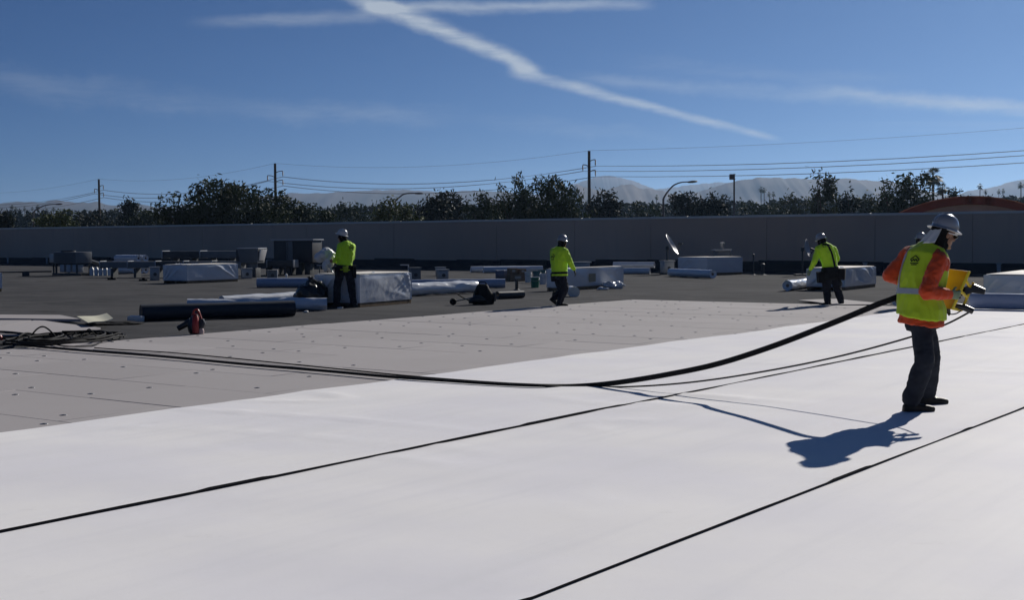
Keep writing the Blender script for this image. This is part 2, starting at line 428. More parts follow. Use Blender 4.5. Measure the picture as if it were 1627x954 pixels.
# cover boards -----------------------------------------------------------------
BW, BL = 1.22, 2.44
plate = MB(); plate.lathe([(.001, .0), (.034, .0), (.032, .003), (.018, .004), (.010, .007), (.001, .007)], n=10)
pl_me = plate.mesh('fastener_plate'); pl_me.materials.append(M_PLATE)
def board_piece(a0, a1, n0, n1, z, gap=.0, tilt=0., parent=deck_ob):
    c = AN((a0 + a1) / 2, (n0 + n1) / 2, 0)
    mb = MB(); mb.box((0, 0, -.0125), (a1 - a0 - gap, n1 - n0 - gap * .5, .025))
    ob = mb.build('cover_board', M_BOARD, parent, bevel=.003, bseg=1)
    ob.location = c + Vector((0, 0, z)); ob.rotation_euler = (tilt, 0, AX)
    return ob
FAR_N = 17.2
ncol = 0
a = 28.85
while a > -7:
    a0 = a - BW; off = 0 if ncol % 2 else BL * .5; n = FAR_N
    jit = random.uniform(-.05, .05)
    first = True
    while n > 9.2:
        n0 = n - (BL - off if first and off else BL)
        gap = random.choice([.002, .003, .004, .009, .013])
        ob = board_piece(a0, a, n0, n + (jit if first else 0), -.001 - random.random() * .0035, gap)
        vis = P  # fastener plates in loose rows of pairs
        L = n - n0
        for k in range(3):
            for s in (-.30, .30):
                if random.random() < .5: continue
                px, py = s * BW + random.uniform(-.09, .09), (k - 1) * L * .36 + random.uniform(-.12, .12)
                q = link('fastener_plate', pl_me, ob); q.location = (px, py, .0005)
        n = n0; first = False
    a = a0; ncol += 1
def loose_sheet(corners, z, th, name, mat, label, cat, curl=0.):
    """rectangular board lying loose, corners on the deck as picture points"""
    c = [P(x, y, z) for x, y in corners]; n = 8; org = (c[0] + c[1] + c[2] + c[3]) / 4; org.z = DECK
    mb = MB(); top = []; bot = []
    for i in range(n + 1):
        for j in range(3):
            s, t = i / n, j / 2
            p = (c[0] * (1 - s) + c[1] * s) * (1 - t) + (c[3] * (1 - s) + c[2] * s) * t
            p = p + Vector((0, 0, curl * (s * s * 1.2 + .15 * math.sin(s * 7)) + .004 * math.sin(5 * s + 3 * t)))
            top.append(p - org); bot.append(p - org - Vector((0, 0, th)))
    N = len(top); g = lambda i, j: i * 3 + j
    fs = []
    for i in range(n):
        for j in range(2):
            fs.append((g(i, j), g(i + 1, j), g(i + 1, j + 1), g(i, j + 1))); fs.append((N + g(i, j + 1), N + g(i + 1, j + 1), N + g(i + 1, j), N + g(i, j)))
    ring = [g(i, 0) for i in range(n + 1)] + [g(n, 1), g(n, 2)] + [g(i, 2) for i in range(n - 1, -1, -1)] + [g(0, 1)]
    for k in range(len(ring)):
        q, r_ = ring[k], ring[(k + 1) % len(ring)]; fs.append((q, N + q, N + r_, r_))
    mb.add(top + bot, fs); o = mb.build(name, mat, smooth=True, angle=30); o.location = org
    return tag(o, label, cat)

# parapet wall -------------------------------------------------------------------
def mat_wall():
    m = bpy.data.materials.new('stucco_wall'); m.use_nodes = True; t = NT(m.node_tree); b = t.n['Principled BSDF']
    geo = t.node('ShaderNodeNewGeometry').outputs['Position']
    big = t.noise(geo, .12, 4.)
    c = t.mix(t.maprange(big, .35, .65), (.52, .39, .30), (.60, .46, .355))
    c = t.mix(t.maprange(t.noise(t.mapping(geo, (1.4, 1.4, .25)), 1.2, 7., .7), .5, .8, 0., .4), c, (.40, .32, .27))
    t.l.new(c, b.inputs['Base Color']); b.inputs['Roughness'].default_value = .92; b.inputs['Specular IOR Level'].default_value = .2
    bn = t.node('ShaderNodeBump'); bn.inputs['Distance'].default_value = .006
    t.l.new(t.noise(geo, 30., 5., .7), bn.inputs['Height']); t.l.new(bn.outputs[0], b.inputs['Normal'])
    return m
M_WALL = mat_wall()
M_COPING = pm('coping_metal', (.62, .60, .56), .4, .5, .3, var=.08, vscale=.6)
M_FLASH = pm('black_base_flashing', (.025, .026, .030), .7, .3, var=.3, vscale=1.2, bump=.004, bscale=8)
wall_t = thing('parapet_wall', 'long brown stucco parapet wall with pale coping closing off the roof', 'wall', AN(WALL_A, 30, DECK))
joint_px = [(-700, 0), (-150, 0), (118, 0), (322, 0), (488, 0), (626, 0), (789, 0), (913, 0), (1034, 0), (1218, 0), (1390, 0), (1545, 0), (1800, 0), (2300, 0)]
def wall_n(x):        # where the view line at column x meets the wall face
    d = ray(x, 400); k = WALL_A / (d.x * AV.x + d.y * AV.y); return (d.x * NV.x + d.y * NV.y) * k
js = sorted([wall_n(x) for x, _ in joint_px])
js = [-18.0] + js + [92.0]
for n0, n1 in zip(js[:-1], js[1:]):
    if n1 - n0 < .3: continue
    mb = MB(); mb.box((0, 0, 0), (.20, n1 - n0 - .018, WALL_H - .06)); o = mb.build('wall_panel', M_WALL, wall_t, bevel=.008, bseg=1)
    o.location = AN(WALL_A + .10, (n0 + n1) / 2, (WALL_H - .06) / 2) - AN(WALL_A, 30, 0); o.rotation_euler.z = AX
core = MB(); core.box((0, 0, 0), (.06, 109.9, WALL_H - .08)); o = core.build('joint_filler', pm('joint_sealant', (.05, .045, .04), .8), wall_t)
o.location = AN(WALL_A + .12, 37, (WALL_H - .08) / 2) - AN(WALL_A, 30, 0); o.rotation_euler.z = AX
n = -18.0
while n < 92:
    mb = MB(); mb.box((0, 0, 0), (.27, 3.038, .05)); mb.box((-.128, 0, -.05), (.012, 3.038, .06))
    o = mb.build('coping', M_COPING, wall_t, bevel=.004, bseg=1); o.location = AN(WALL_A + .10, n + 1.52, WALL_H - .02 + random.uniform(-.006, .006)) - AN(WALL_A, 30, 0)
    o.rotation_euler = (random.uniform(-.0012, .0012), 0, AX); n += 3.05
n = -18.0
while n < 92:
    mb = MB(); hgt = .46 + random.uniform(-.04, .05)
    mb.hexa([Vector((-.22, -1.498, 0)), Vector((0, -1.498, 0)), Vector((0, 1.498, 0)), Vector((-.22, 1.498, 0))],
            [Vector((-.015, -1.498, hgt)), Vector((0, -1.498, hgt)), Vector((0, 1.498, hgt + .02)), Vector((-.015, 1.498, hgt + .02))])
    o = mb.build('base_flashing', M_FLASH, wall_t, bevel=.01, bseg=1); o.location = AN(WALL_A - .004, n + 1.5, .0) - AN(WALL_A, 30, 0); o.rotation_euler.z = AX; n += 3.0
# downspout scuppers in the flashing
for i, x in enumerate((17, 79, 1378, 1590)):
    mb = MB(); mb.box((0, 0, .22), (.06, .16, .42)); mb.box((-.01, 0, .43), (.10, .22, .05))
    o = mb.build('scupper', pm('grey_galvanised', (.36, .36, .37), .5, .5, .4, var=.15), wall_t, bevel=.008)
    o.location = AN(WALL_A - .24, wall_n(x), .0) - AN(WALL_A, 30, 0); o.rotation_euler.z = AX

# ground and mountains ------------------------------------------------------------
GROUND_Z = -6.5
M_GROUND = pm('dry_ground', (.17, .14, .10), .95, .1, var=.2, vscale=.02, col2=(.09, .10, .05), c2scale=.01)
g = MB(); g.box((0, 1500, GROUND_Z - 2), (12400, 12400, 4)); tag(g.build('ground', M_GROUND), kind='structure')
M_ROCK = pm('desert_rock', (.085, .066, .055), .95, .1, var=.25, vscale=.004, col2=(.055, .052, .04), c2scale=.003)
def mountain(name, dist, prof, depth, jag, seed):
    """ridge built at its own distance from crest points (picture column, row)"""
    xs = np.linspace(prof[0][0], prof[-1][0], 520); ys = np.interp(xs, [p[0] for p in prof], [p[1] for p in prof])
    ys = ys + np.array([1.6 * mnoise.fractal((x * .045, seed, 2), .8, 2.1, 5) - 1.2 * max(0, .35 - abs(mnoise.noise((x * .03, seed, 7)))) for x in xs])   # broken crest line
    rows = []; nr = 14
    for k in range(nr + 1):
        u = k / nr                       # 0 front foot .. .6 crest .. 1 back foot
        prof_h = (u / .6) ** 1.25 if u <= .6 else ((1 - u) / .4) ** .9
        row = []
        for x, y in zip(xs, ys):
            d0 = ray(x, y); s = dist / d0.y; crest = EYE + d0 * s
            D = dist + (u - .6) * depth
            base = Vector((d0.x * dist / d0.y, D, 0))
            nz = mnoise.fractal((x * .012, u * 3.0, seed), 1.0, 2.1, 5) * jag * (math.sin(u / .6 * math.pi) if u < .6 else .4) * 14
            nz += mnoise.fractal((x * .05, u * .5, seed + 3), 1.0, 2.0, 3) * jag * 1.0 * prof_h
            h = GROUND_Z - 4 + (crest.z - GROUND_Z + 4) * prof_h
            row.append((base.x, base.y, max(GROUND_Z - 6, h + nz)))
        rows.append(row)
    V = np.array(rows).reshape(-1, 3); nx = len(xs)
    idx = np.arange((nr + 1) * nx).reshape(nr + 1, nx)
    F = np.stack([idx[:-1, :-1], idx[:-1, 1:], idx[1:, 1:], idx[1:, :-1]], -1).reshape(-1, 4)
    o = np_mesh(name, V, F, M_ROCK, smooth=True); return tag(o, kind='structure')
mountain('mountain', 3900, [(-500, 335), (-200, 326), (-40, 322), (0, 321), (40, 317), (75, 318), (95, 314), (125, 319), (160, 316), (190, 322), (215, 320), (250, 327), (300, 322), (420, 306), (470, 301), (520, 303), (600, 298), (650, 297), (700, 302), (760, 300), (850, 306), (905, 300), (960, 296), (1040, 304), (1100, 306), (1200, 300), (1300, 310), (1500, 318), (1530, 300), (1580, 292), (1627, 281), (1720, 266), (1900, 280)], 1350, 2., 1.7)
mountain('mountain', 5100, [(800, 330), (880, 312), (905, 290), (930, 283), (945, 277), (965, 275), (985, 277), (1005, 283), (1040, 298), (1080, 292), (1110, 288), (1150, 285), (1200, 300), (1260, 330)], 1500, 2.6, 4.4)
mountain('mountain', 3000, [(640, 340), (700, 326), (760, 318), (775, 309), (800, 315), (860, 322), (900, 300), (915, 289), (935, 296), (960, 300), (985, 290), (1000, 289), (1020, 297), (1050, 299), (1075, 308), (1110, 300), (1150, 286), (1180, 278), (1205, 276), (1240, 278), (1275, 279), (1300, 282), (1320, 279), (1345, 280), (1375, 283), (1400, 280), (1420, 286), (1460, 298), (1500, 305), (1560, 312), (1627, 310), (1700, 316), (1800, 330)], 1000, 1.8, 9.1)

# the air: even, thin desert haze
hz = MB(); hz.box((0, 1500, 128), (12600, 12600, 281))
hz_ob = hz.build('haze', None); hz_ob.data.materials.clear(); tag(hz_ob, kind='stuff')
hm = bpy.data.materials.new('haze_air'); hm.use_nodes = True; ht = NT(hm.node_tree); ht.n.clear()
ho = ht.node('ShaderNodeOutputMaterial'); hv = ht.node('ShaderNodeVolumePrincipled')
hv.inputs['Color'].default_value = (.42, .63, .95, 1); hv.inputs['Density'].default_value = HAZE_DENSITY = 1.0e-4
hv.inputs['Anisotropy'].default_value = .45
ht.l.new(hv.outputs[0], ho.inputs['Volume']); hz_ob.data.materials.append(hm)
# ------------------------------------------------------------------ beyond the wall
M_BARK = pm('bark', (.075, .055, .04), .95, .1, var=.3, vscale=4)
LEAF = {
 'olive': pm('olive_leaves', (.028, .042, .014), .7, .12, var=.4, vscale=.5, transl=.10),
 'dark': pm('dark_leaves', (.012, .019, .009), .7, .15, var=.4, vscale=.5, transl=.06),
 'fresh': pm('fresh_leaves', (.050, .068, .022), .7, .15, var=.4, vscale=.5, transl=.14),
 'grey': pm('grey_green_leaves', (.042, .054, .026), .7, .15, var=.4, vscale=.5, transl=.12),
 'far': pm('far_leaves', (.024, .032, .018), .8, .1, var=.4, vscale=.1, transl=.05)}
def leaf_quads(C, size, rg, droop=0., ratio=.42):
    """one leaf clump quad per row of C (n,3)"""
    n = len(C); d = rg.normal(size=(n, 3)); d[:, 2] = d[:, 2] * (1 - droop) - droop * 2.2
    d /= np.linalg.norm(d, axis=1, keepdims=True)
    e = np.cross(d, rg.normal(size=(n, 3))); e /= np.linalg.norm(e, axis=1, keepdims=True) + 1e-9
    s = (size * rg.uniform(.55, 1.45, n))[:, None]; L, Wd = d * s * .5, e * s * ratio * .5
    V = np.stack([C - L, C + Wd * .9 - L * .1, C + L, C - Wd * .9 + L * .1], 1).reshape(-1, 3)
    return V, np.arange(4 * n).reshape(n, 4)
def crown_points(lobes, n, rg, shell=.45, clump=0, clr=.5):
    vol = np.array([l[1][0] * l[1][2] for l in lobes]); pr = vol / vol.sum()
    k = rg.choice(len(lobes), n, p=pr); c = np.array([l[0] for l in lobes])[k]; r = np.array([l[1] for l in lobes])[k]
    d = rg.normal(size=(n, 3)); d /= np.linalg.norm(d, axis=1, keepdims=True)
    rad = rg.uniform(0, 1, n) ** shell
    p = c + d * r * rad[:, None]
    if clump:                       # pull leaves together into twigs, leaving gaps between them
        m = max(4, n // clump); ci = rg.choice(n, m, replace=False); cc = p[ci]
        p = cc[rg.integers(0, m, n)] + rg.normal(size=(n, 3)) * clr
    return p
def tree(name, label, xc, wpx, ytop, depth, leaf, n, size, seed, crown_frac=.62, droop=0., clump=0, clr=.4, nl=14, lean=0., ylist=None, cat='tree', group='trees beyond the parapet', shell=.5, depthf=.7, dense=True):
    rg = np.random.default_rng(seed); top = U(xc, ytop, depth); W = wpx / FPX * depth
    base = Vector((top.x, top.y, GROUND_Z)); H = top.z - GROUND_Z
    t = thing(name, label, cat, base, 0, group)
    ch = H * crown_frac; cz = H - ch
    lobes = []
    if ylist:                       # outline given as picture points of the crown's top
        for x, y, r in ylist:
            p = U(x, y, depth); rr = r * 1.22 / FPX * depth
            q = p - base; lobes.append(((q.x, rg.uniform(-.25, .25) * W * depthf, q.z - rr * .95), (rr, rr * .9, rr)))
            z = q.z - rr * 2.2
            while z > cz: lobes.append(((q.x + rg.uniform(-.3, .3) * rr, rg.uniform(-.3, .3) * W * depthf, z), (rr * 1.25, rr * 1.2, rr * 1.1))); z -= rr * 1.5
    else:
        for i in range(nl):
            a = rg.uniform(0, 2 * math.pi); q = rg.uniform(0, 1) ** .6; hz_ = rg.uniform(0, 1)
            env = math.sin(math.pi * (.12 + .80 * hz_)) ** .7
            r = W * rg.uniform(.15, .26)
            lobes.append(((math.cos(a) * q * (W / 2 - r) * env, math.sin(a) * q * (W / 2 - r) * env * depthf, cz + r * .8 + hz_ * (ch - 1.8 * r)), (r, r, r * rg.uniform(.75, 1.05))))
        lobes.append(((0, 0, H - W * .16), (W * .18, W * .18, W * .16)))
    # trunk and limbs
    mb = MB(); r0 = max(.12, H * .018)
    fork = Vector((lean, 0, cz * .75 + .4)); mb.tube([Vector((0, 0, -.05)), Vector((lean * .3, .05, fork.z * .5)), fork], [r0 * 1.25, r0, r0 * .8], 8)
    for l in lobes[:9]:
        c = Vector(l[0]); mid = fork.lerp(c, .55) + Vector((rg.uniform(-.3, .3), rg.uniform(-.3, .3), .2))
        mb.tube([fork, mid, c], [r0 * .55, r0 * .34, r0 * .12], 6)
    mb.build('trunk', M_BARK, t, smooth=True)
    C = crown_points(lobes, n, rg, shell, clump, clr)
    zc = H - ch * .42                       # the inner and lower crown is filled more densely than the loose top
    if dense:
        C2 = crown_points(lobes, int(n * .7), rg, .35); C = np.vstack([C, C2[C2[:, 2] < zc + rg.normal(size=len(C2)) * .5]])
    V, Fq = leaf_quads(C, size, rg, droop)
    np_mesh('crown', V, Fq, LEAF[leaf], t); return t
G_T = 'trees beyond the parapet'
tree('mesquite_tree', 'biggest dark green tree, left of the middle, bushy crown behind the wall', 352, 205, 283, 118, 'olive', 24000, .42, 11, .75, .35, 26, .34, ylist=[(272, 318, 16), (285, 302, 16), (312, 287, 15), (335, 290, 18), (350, 284, 14), (368, 285, 16), (392, 296, 18), (412, 299, 16), (430, 305, 14), (445, 312, 13)])
tree('spreading_tree', 'low spreading tree trailing off right of the biggest tree, below the left pole', 470, 110, 312, 124, 'olive', 7000, .40, 12, .6, .2, 24, .3, ylist=[(452, 315, 15), (470, 321, 14), (490, 326, 13), (508, 331, 12)])
tree('leafy_shrub_tree', 'light green leafy tree under the middle street lamp arm', 622, 70, 318, 105, 'fresh', 5200, .34, 13, .6, 0, 22, .28, ylist=[(600, 326, 13), (618, 318, 12), (636, 320, 12), (652, 328, 11)])
tree('round_tree', 'dark round-topped tree, left one of the pair right of the middle lamp', 690, 46, 309, 130, 'dark', 4200, .42, 14, .62, 0, 20, .3, ylist=[(678, 315, 12), (692, 310, 12), (704, 308, 10)])
tree('round_tree', 'dark round-topped tree with a pointed tip, right one of the pair', 720, 40, 305, 134, 'dark', 4200, .42, 15, .62, 0, 20, .3, ylist=[(701, 303, 3), (716, 306, 12), (728, 311, 10), (708, 318, 10)])
tree('bushy_tree', 'olive bushy tree left of the feathery mesquite by the middle pole', 768, 60, 304, 126, 'olive', 5000, .38, 16, .6, .15, 22, .28, ylist=[(752, 312, 10), (768, 306, 11), (782, 314, 11), (796, 318, 10)])
tree('mesquite_tree', 'tall feathery mesquite with drooping tips beside the middle power pole', 862, 150, 274, 112, 'olive', 19000, .36, 17, .78, .55, 24, .28, ylist=[(802, 294, 9), (822, 284, 13), (838, 292, 15), (856, 277, 12), (872, 292, 17), (880, 277, 12), (896, 286, 14), (908, 300, 14), (845, 314, 18), (915, 315, 12), (790, 318, 14)])
tree('round_tree', 'dark round tree just right of the middle power pole', 962, 40, 302, 138, 'dark', 4200, .42, 18, .62, 0, 20, .3, ylist=[(952, 305, 9), (966, 303, 9), (975, 312, 9), (945, 316, 9)])
tree('round_tree', 'dark round tree right of the long street lamp arm', 1088, 42, 303, 140, 'dark', 4500, .42, 19, .62, 0, 20, .3, ylist=[(1078, 308, 10), (1092, 304, 11), (1104, 311, 9)])
tree('round_tree', 'dark round tree directly left of the floodlight post', 1125, 36, 305, 143, 'dark', 4200, .42, 20, .62, 0, 20, .3, ylist=[(1114, 310, 9), (1128, 306, 10), (1140, 315, 9)])
tree('young_tree', 'small dark pointed tree at the foot of the floodlight post', 1147, 24, 309, 150, 'dark', 2000, .42, 21, .6, 0, 20, .3, ylist=[(1147, 310, 6), (1146, 318, 9)])
tree('feathery_tree', 'low grey green tree between the twin palms and the airy eucalyptus', 1265, 60, 308, 150, 'grey', 4200, .40, 22, .6, .2, 22, .3, ylist=[(1262, 309, 9), (1280, 315, 10), (1244, 317, 10)])
tree('eucalyptus_tree', 'tall airy eucalyptus above the worker reaching over the wrapped pallet', 1308, 42, 269, 122, 'grey', 4200, .40, 23, .8, .2, 34, .30, ylist=[(1300, 274, 8), (1314, 272, 8), (1322, 284, 7), (1296, 290, 8), (1310, 294, 9), (1322, 302, 8), (1300, 306, 9)], shell=.7)
tree('pine_tree', 'dark conical tree right of the airy eucalyptus', 1348, 34, 300, 128, 'dark', 3400, .40, 24, .65, .1, 20, .28, ylist=[(1348, 302, 6), (1342, 310, 8), (1354, 313, 8), (1336, 322, 9)])
tree('bushy_tree', 'grey green bushy tree between the dark conical tree and the broad open tree', 1376, 44, 308, 132, 'grey', 3400, .40, 25, .6, .1, 22, .3, ylist=[(1368, 312, 9), (1382, 309, 9), (1394, 318, 9)])
tree('broad_tree', 'broad open crowned tree left of the tall fan palm', 1436, 82, 268, 116, 'olive', 9500, .40, 26, .8, .15, 30, .32, ylist=[(1404, 283, 9), (1418, 274, 10), (1434, 271, 10), (1450, 270, 9), (1464, 278, 9), (1424, 292, 11), (1446, 292, 12), (1466, 298, 11), (1410, 306, 11), (1436, 312, 12), (1462, 314, 12)], shell=.7)
tree('small_tree', 'small round tree right of the short fan palm', 1517, 26, 297, 140, 'grey', 2000, .38, 27, .6, 0, 18, .28, ylist=[(1510, 301, 6), (1520, 298, 6)])
tree('round_tree', 'dark flat-topped tree standing out right of the left power pole', 205, 24, 319, 175, 'dark', 2400, .5, 28, .5, 0, 18, .35, ylist=[(197, 323, 6), (206, 321, 6), (212, 325, 5)])
tree('bushy_tree', 'green bushy tree in front of the left street lamp', 90, 70, 336, 120, 'fresh', 4200, .36, 29, .5, 0, 22, .3, ylist=[(70, 342, 10), (88, 338, 10), (106, 338, 10)])
tree('bushy_tree', 'dark bushy tree at the left picture edge', 8, 40, 336, 125, 'dark', 3000, .38, 30, .5, 0, 22, .3, ylist=[(-6, 340, 9), (8, 337, 9), (20, 344, 8)])
for i, (x, w, y, lf, lb) in enumerate([(150, 70, 334, 'dark', 'dark low tree in front of the left power pole'), (235, 60, 334, 'olive', 'olive low tree at the left flank of the biggest tree'), (556, 70, 322, 'olive', 'long low olive tree right of the left pole, before the distant ridge'),
                                       (1018, 70, 322, 'olive', 'low olive tree left of the long street lamp arm'), (1200, 60, 320, 'olive', 'low olive tree under the twin palms'), (1560, 70, 310, 'dark', 'dark low tree over the crown of the arched roof'), (1615, 50, 312, 'olive', 'olive low tree above the right end of the arched roof')]):
    tree('low_tree', lb, x, w, y, 165 + 6 * i, lf, 3600, .5, 50 + i, .7, 0, 20, .4, ylist=[(x - w * .38, y + 4, 9), (x - w * .12, y, 9), (x + w * .14, y + 2, 9), (x + w * .38, y + 5, 9)])
# far tree line, one mass
def far_line(seed=5):
    rg = np.random.default_rng(seed); lobes = []
    for x in np.arange(-420, 2080, 9.0):
        dep = rg.uniform(330, 430); yb = np.interp(x, [-400, 0, 250, 600, 1000, 1300, 1627, 2100], [337, 336, 334, 326, 322, 318, 312, 310])
        y = yb + rg.normal() * 2.6; r = rg.uniform(7, 12) / FPX * dep
        p = U(x, y, dep); lobes.append(((p.x, p.y, p.z - r), (r, r, r * .9)))
        lobes.append(((p.x, p.y, p.z - 2.6 * r), (r * 1.3, r, r * 1.3))); lobes.append(((p.x, p.y, p.z - 4.6 * r), (r * 1.3, r, r * 1.5)))
    C = crown_points(lobes, 90000, rg, .4, 0); V, Fq = leaf_quads(C, 1.3, rg, 0., .6)
    return tag(np_mesh('far_tree_line', V, Fq, LEAF['far']), 'distant mass of trees along the horizon', 'trees', kind='stuff')
far_line()

# palms ----------------------------------------------------------------------------
M_PALM = pm('palm_leaves', (.050, .066, .026), .55, .3, var=.3, vscale=1.2, transl=.15)
M_PALMT = pm('palm_trunk', (.085, .065, .048), .95, .1, var=.3, vscale=2)
def palm_parts(root, H, rc, nf, seed, r=.22):
    rg = np.random.default_rng(seed); mb = MB()
    mb.tube([(0, 0, -.05), (.05, 0, H * .3), (.12, 0, H * .7), (.1, 0, H)], [r * 1.5, r, r * .85, r * .8], 8); mb.build('trunk', M_PALMT, root, smooth=True)
    mb = MB()
    for i in range(nf):
        a = rg.uniform(0, 2 * math.pi); e = rg.uniform(-.9, 1.25); L = rc * rg.uniform(.8, 1.1)
        d = Vector((math.cos(a) * math.cos(e), math.sin(a) * math.cos(e), math.sin(e))); s = d.cross(Vector((0, 0, 1))).normalized(); o = Vector((.1, 0, H))
        stem = o + d * L * .45; droop = Vector((0, 0, -.22 * L))
        for k in range(-3, 4):                       # fan of narrow leaflets
            f = (d + s * k * .30).normalized(); w = s * .06 * L
            tip = stem + f * L * .58 + droop * (1 + abs(k) * .18)
            mb.add([stem - w * .3, stem + w * .3, (stem + tip) * .5 + w, tip, (stem + tip) * .5 - w], [(0, 1, 2, 3, 4)])
        mb.add([o - s * .03, o + s * .03, stem + s * .02, stem - s * .02], [(0, 1, 2, 3)])
    mb.build('fronds', M_PALM, root, recalc=False)
def palm_at(x, ytop, depth, rcpx, label, seed, nf=34, group='fan palms'):
    rc = rcpx / FPX * depth; top = U(x, ytop, depth); H = top.z - rc * .8 - GROUND_Z
    t = thing('fan_palm', label, 'palm', (top.x, top.y, GROUND_Z), random.uniform(0, 6), group); palm_parts(t, H, rc, nf, seed, max(.16, rc * .13)); return t
palm_at(1482, 264, 205, 19, 'tall fan palm right of the broad open tree', 61, 46)
palm_at(1497, 289, 205, 14, 'short fan palm between the tall palm and the small round tree', 62, 40)
proto = palm_at(1557, 291, 560, 6, 'tiny distant palm above the middle of the arched roof', 63, 34, 'tiny distant palms')
for x, y, rp, lb in [(1622, 288, 7, 'tiny distant palm at the right picture edge'), (1587, 300, 4, 'very small distant palm, left of the close pair over the arched roof'), (1594, 299, 4, 'very small distant palm, right of the close pair over the arched roof'), (1566, 300, 4, 'very small distant palm just right of the one above the arched roof crown'),
                     (1209, 296, 5, 'left of the twin distant palms right of the floodlight post'), (1214, 297, 5, 'right of the twin distant palms right of the floodlight post'), (1222, 304, 4.5, 'low distant palm just right of the twin palms'), (1229, 304, 4.5, 'low distant palm second right of the twin palms'), (1043, 309, 4.5, 'lone distant palm left of the long street lamp pole'),
                     (19, 325, 4.5, 'leftmost distant palm on the left horizon'), (25, 329, 4.5, 'second distant palm from the left picture edge'), (39, 328, 3.5, 'third distant palm from the left picture edge, small crown'), (51, 328, 3.5, 'small distant palm directly left of the left street lamp post'), (60, 325, 5, 'largest crowned distant palm, at the left street lamp post'), (74, 331, 4.5, 'distant palm under the middle of the left street lamp arm'), (85, 329, 4.5, 'distant palm under the tip of the left street lamp arm')]:
    dep = 2.4 / (rp / FPX) * .62; top = U(x, y, dep); c = copy_tree(proto); rc0 = 6 / FPX * 560
    c.location = (top.x, top.y, GROUND_Z); sc = (rp / FPX * dep) / rc0
    h0 = U(1557, 291, 560).z - GROUND_Z; c.scale = (sc, sc, (top.z - GROUND_Z) / h0); c['label'] = lb; c.rotation_euler.z = random.uniform(0, 6)

# power line -------------------------------------------------------------------------
M_WOOD = pm('weathered_pole_wood', (.060, .045, .036), .9, .2, var=.25, vscale=3)
M_STEEL = pm('dark_steel', (.09, .09, .10), .5, .5, .6)
M_INS = pm('insulator', (.10, .09, .09), .3, .5)
poles = {}
def power_pole(key, x, ytop, depth, label, curved):
    top = U(x, ytop, depth); H = top.z - GROUND_Z; t = thing('utility_pole', label, 'utility pole', (top.x, top.y, GROUND_Z), 0, 'utility poles')
    mb = MB(); mb.tube([(0, 0, -.3), (0, 0, H)], [.26, .17], 10); mb.build('pole', M_WOOD, t, smooth=True)
    att = [Vector((0, 0, H + .05))]
    for s, dz in ((1, 1.15), (-1, 1.75), (1, 2.4)):
        m = MB(); L = 1.05 if curved else .75
        m.tube(smoothpath([(0, 0, H - dz - .15), (s * L * .5, 0, H - dz + .08), (s * L, 0, H - dz + .12)], 4), [.06] * 9, 6); arm = m.build('crossarm', M_STEEL, t, smooth=True)
        m = MB(); m.lathe([(.03, 0), (.09, -.06), (.05, -.12), (.10, -.2), (.05, -.28), (.10, -.36), (.05, -.44), (.10, -.52), (.03, -.62), (.03, -.75)], (s * L, 0, H - dz + .1), 8); m.build('insulator', M_INS, arm, smooth=True)
        for q in (-.16, .16): att.append(Vector((s * L + q, 0, H - dz - .66)))
    poles[key] = [a + t.location for a in att]
power_pole('p1', 157, 285, 222, 'thin leftmost utility pole with short arms', False)
power_pole('p2', 437, 260, 182, 'utility pole with curved arms rising behind the biggest tree', True)
power_pole('p3', 936, 240, 158, 'tallest utility pole in the middle, right of the feathery mesquite', False)
def ends(x, ys, depth): return [U(x, y, depth) for y in ys]
p3 = poles['p3']
poles['p0'] = [a + Vector((-48, 47, 0)) for a in poles['p1']]
poles['p4'] = [a + Vector((88, -46, 4.2)) for a in p3]
names = ['topmost thin wire strung above the utility pole arms', 'second overhead wire from the top, upper right arms', 'third overhead wire from the top, upper right arms', 'fourth overhead wire from the top, on the left arms', 'fifth overhead wire from the top, on the left arms', 'sixth overhead wire from the top, lower right arms', 'lowest overhead wire of the power line']
M_WIRE = pm('wire_aluminium', (.10, .10, .11), .6, .3)
for i, nm in enumerate(names):
    pts = []
    for k0, k1, sag in (('p0', 'p1', 1.6), ('p1', 'p2', 1.4), ('p2', 'p3', 1.5), ('p3', 'p4', 1.9)):
        a_, b_ = poles[k0][i], poles[k1][i]; sg = sag * (.8 if i == 0 else 1) + .06 * (i % 2)
        for q in range(14):
            tt = q / 14; pts.append(a_.lerp(b_, tt) - Vector((0, 0, 4 * sg * tt * (1 - tt))))
    pts.append(poles['p4'][i]); mb = MB(); mb.tube(pts, .018 if i else .012, 5)
    org = poles['p3'][i]; o = mb.build('overhead_wire', M_WIRE, None, True, org=org); o.location = org
    tag(o, nm, 'wire', 'overhead power wires')

# street lamps and floodlight post ---------------------------------------------------
def street_lamp(pts, depth, label):
    P3 = [U(x, y, depth) for x, y in pts]; base = Vector((P3[0].x, P3[0].y, GROUND_Z)); t = thing('street_lamp', label, 'street lamp', base, 0, 'street lamps with curved arms')
    q = [p - base for p in P3]; mb = MB(); mb.tube([(0, 0, -.1), q[0]], [.13, .08], 10); mb.build('post', M_STEEL, t, smooth=True)
    mb = MB(); sp = smoothpath(q[:-1] + [q[-1]], 6); mb.tube(sp, [.07 - .03 * k / (len(sp) - 1) for k in range(len(sp))], 8); mb.build('arm', M_STEEL, t, smooth=True)
    d = (q[-1] - q[-2]).normalized(); mb = MB(); mb.loft([(q[-1] + d * (k * .2) + Vector((0, 0, -.02)), Vector((0, w, 0)), Vector((0, 0, h))) for k, w, h in ((-.4, .05, .04), (0, .12, .07), (1.5, .17, .10), (3, .15, .07), (3.4, .05, .03))], 10)
    mb.build('lamp_head', M_STEEL, t, smooth=True)
street_lamp([(1054, 316), (1060, 306), (1070, 295), (1082, 290), (1094, 289)], 100, 'tall street lamp with a long curved arm right of the middle pole')
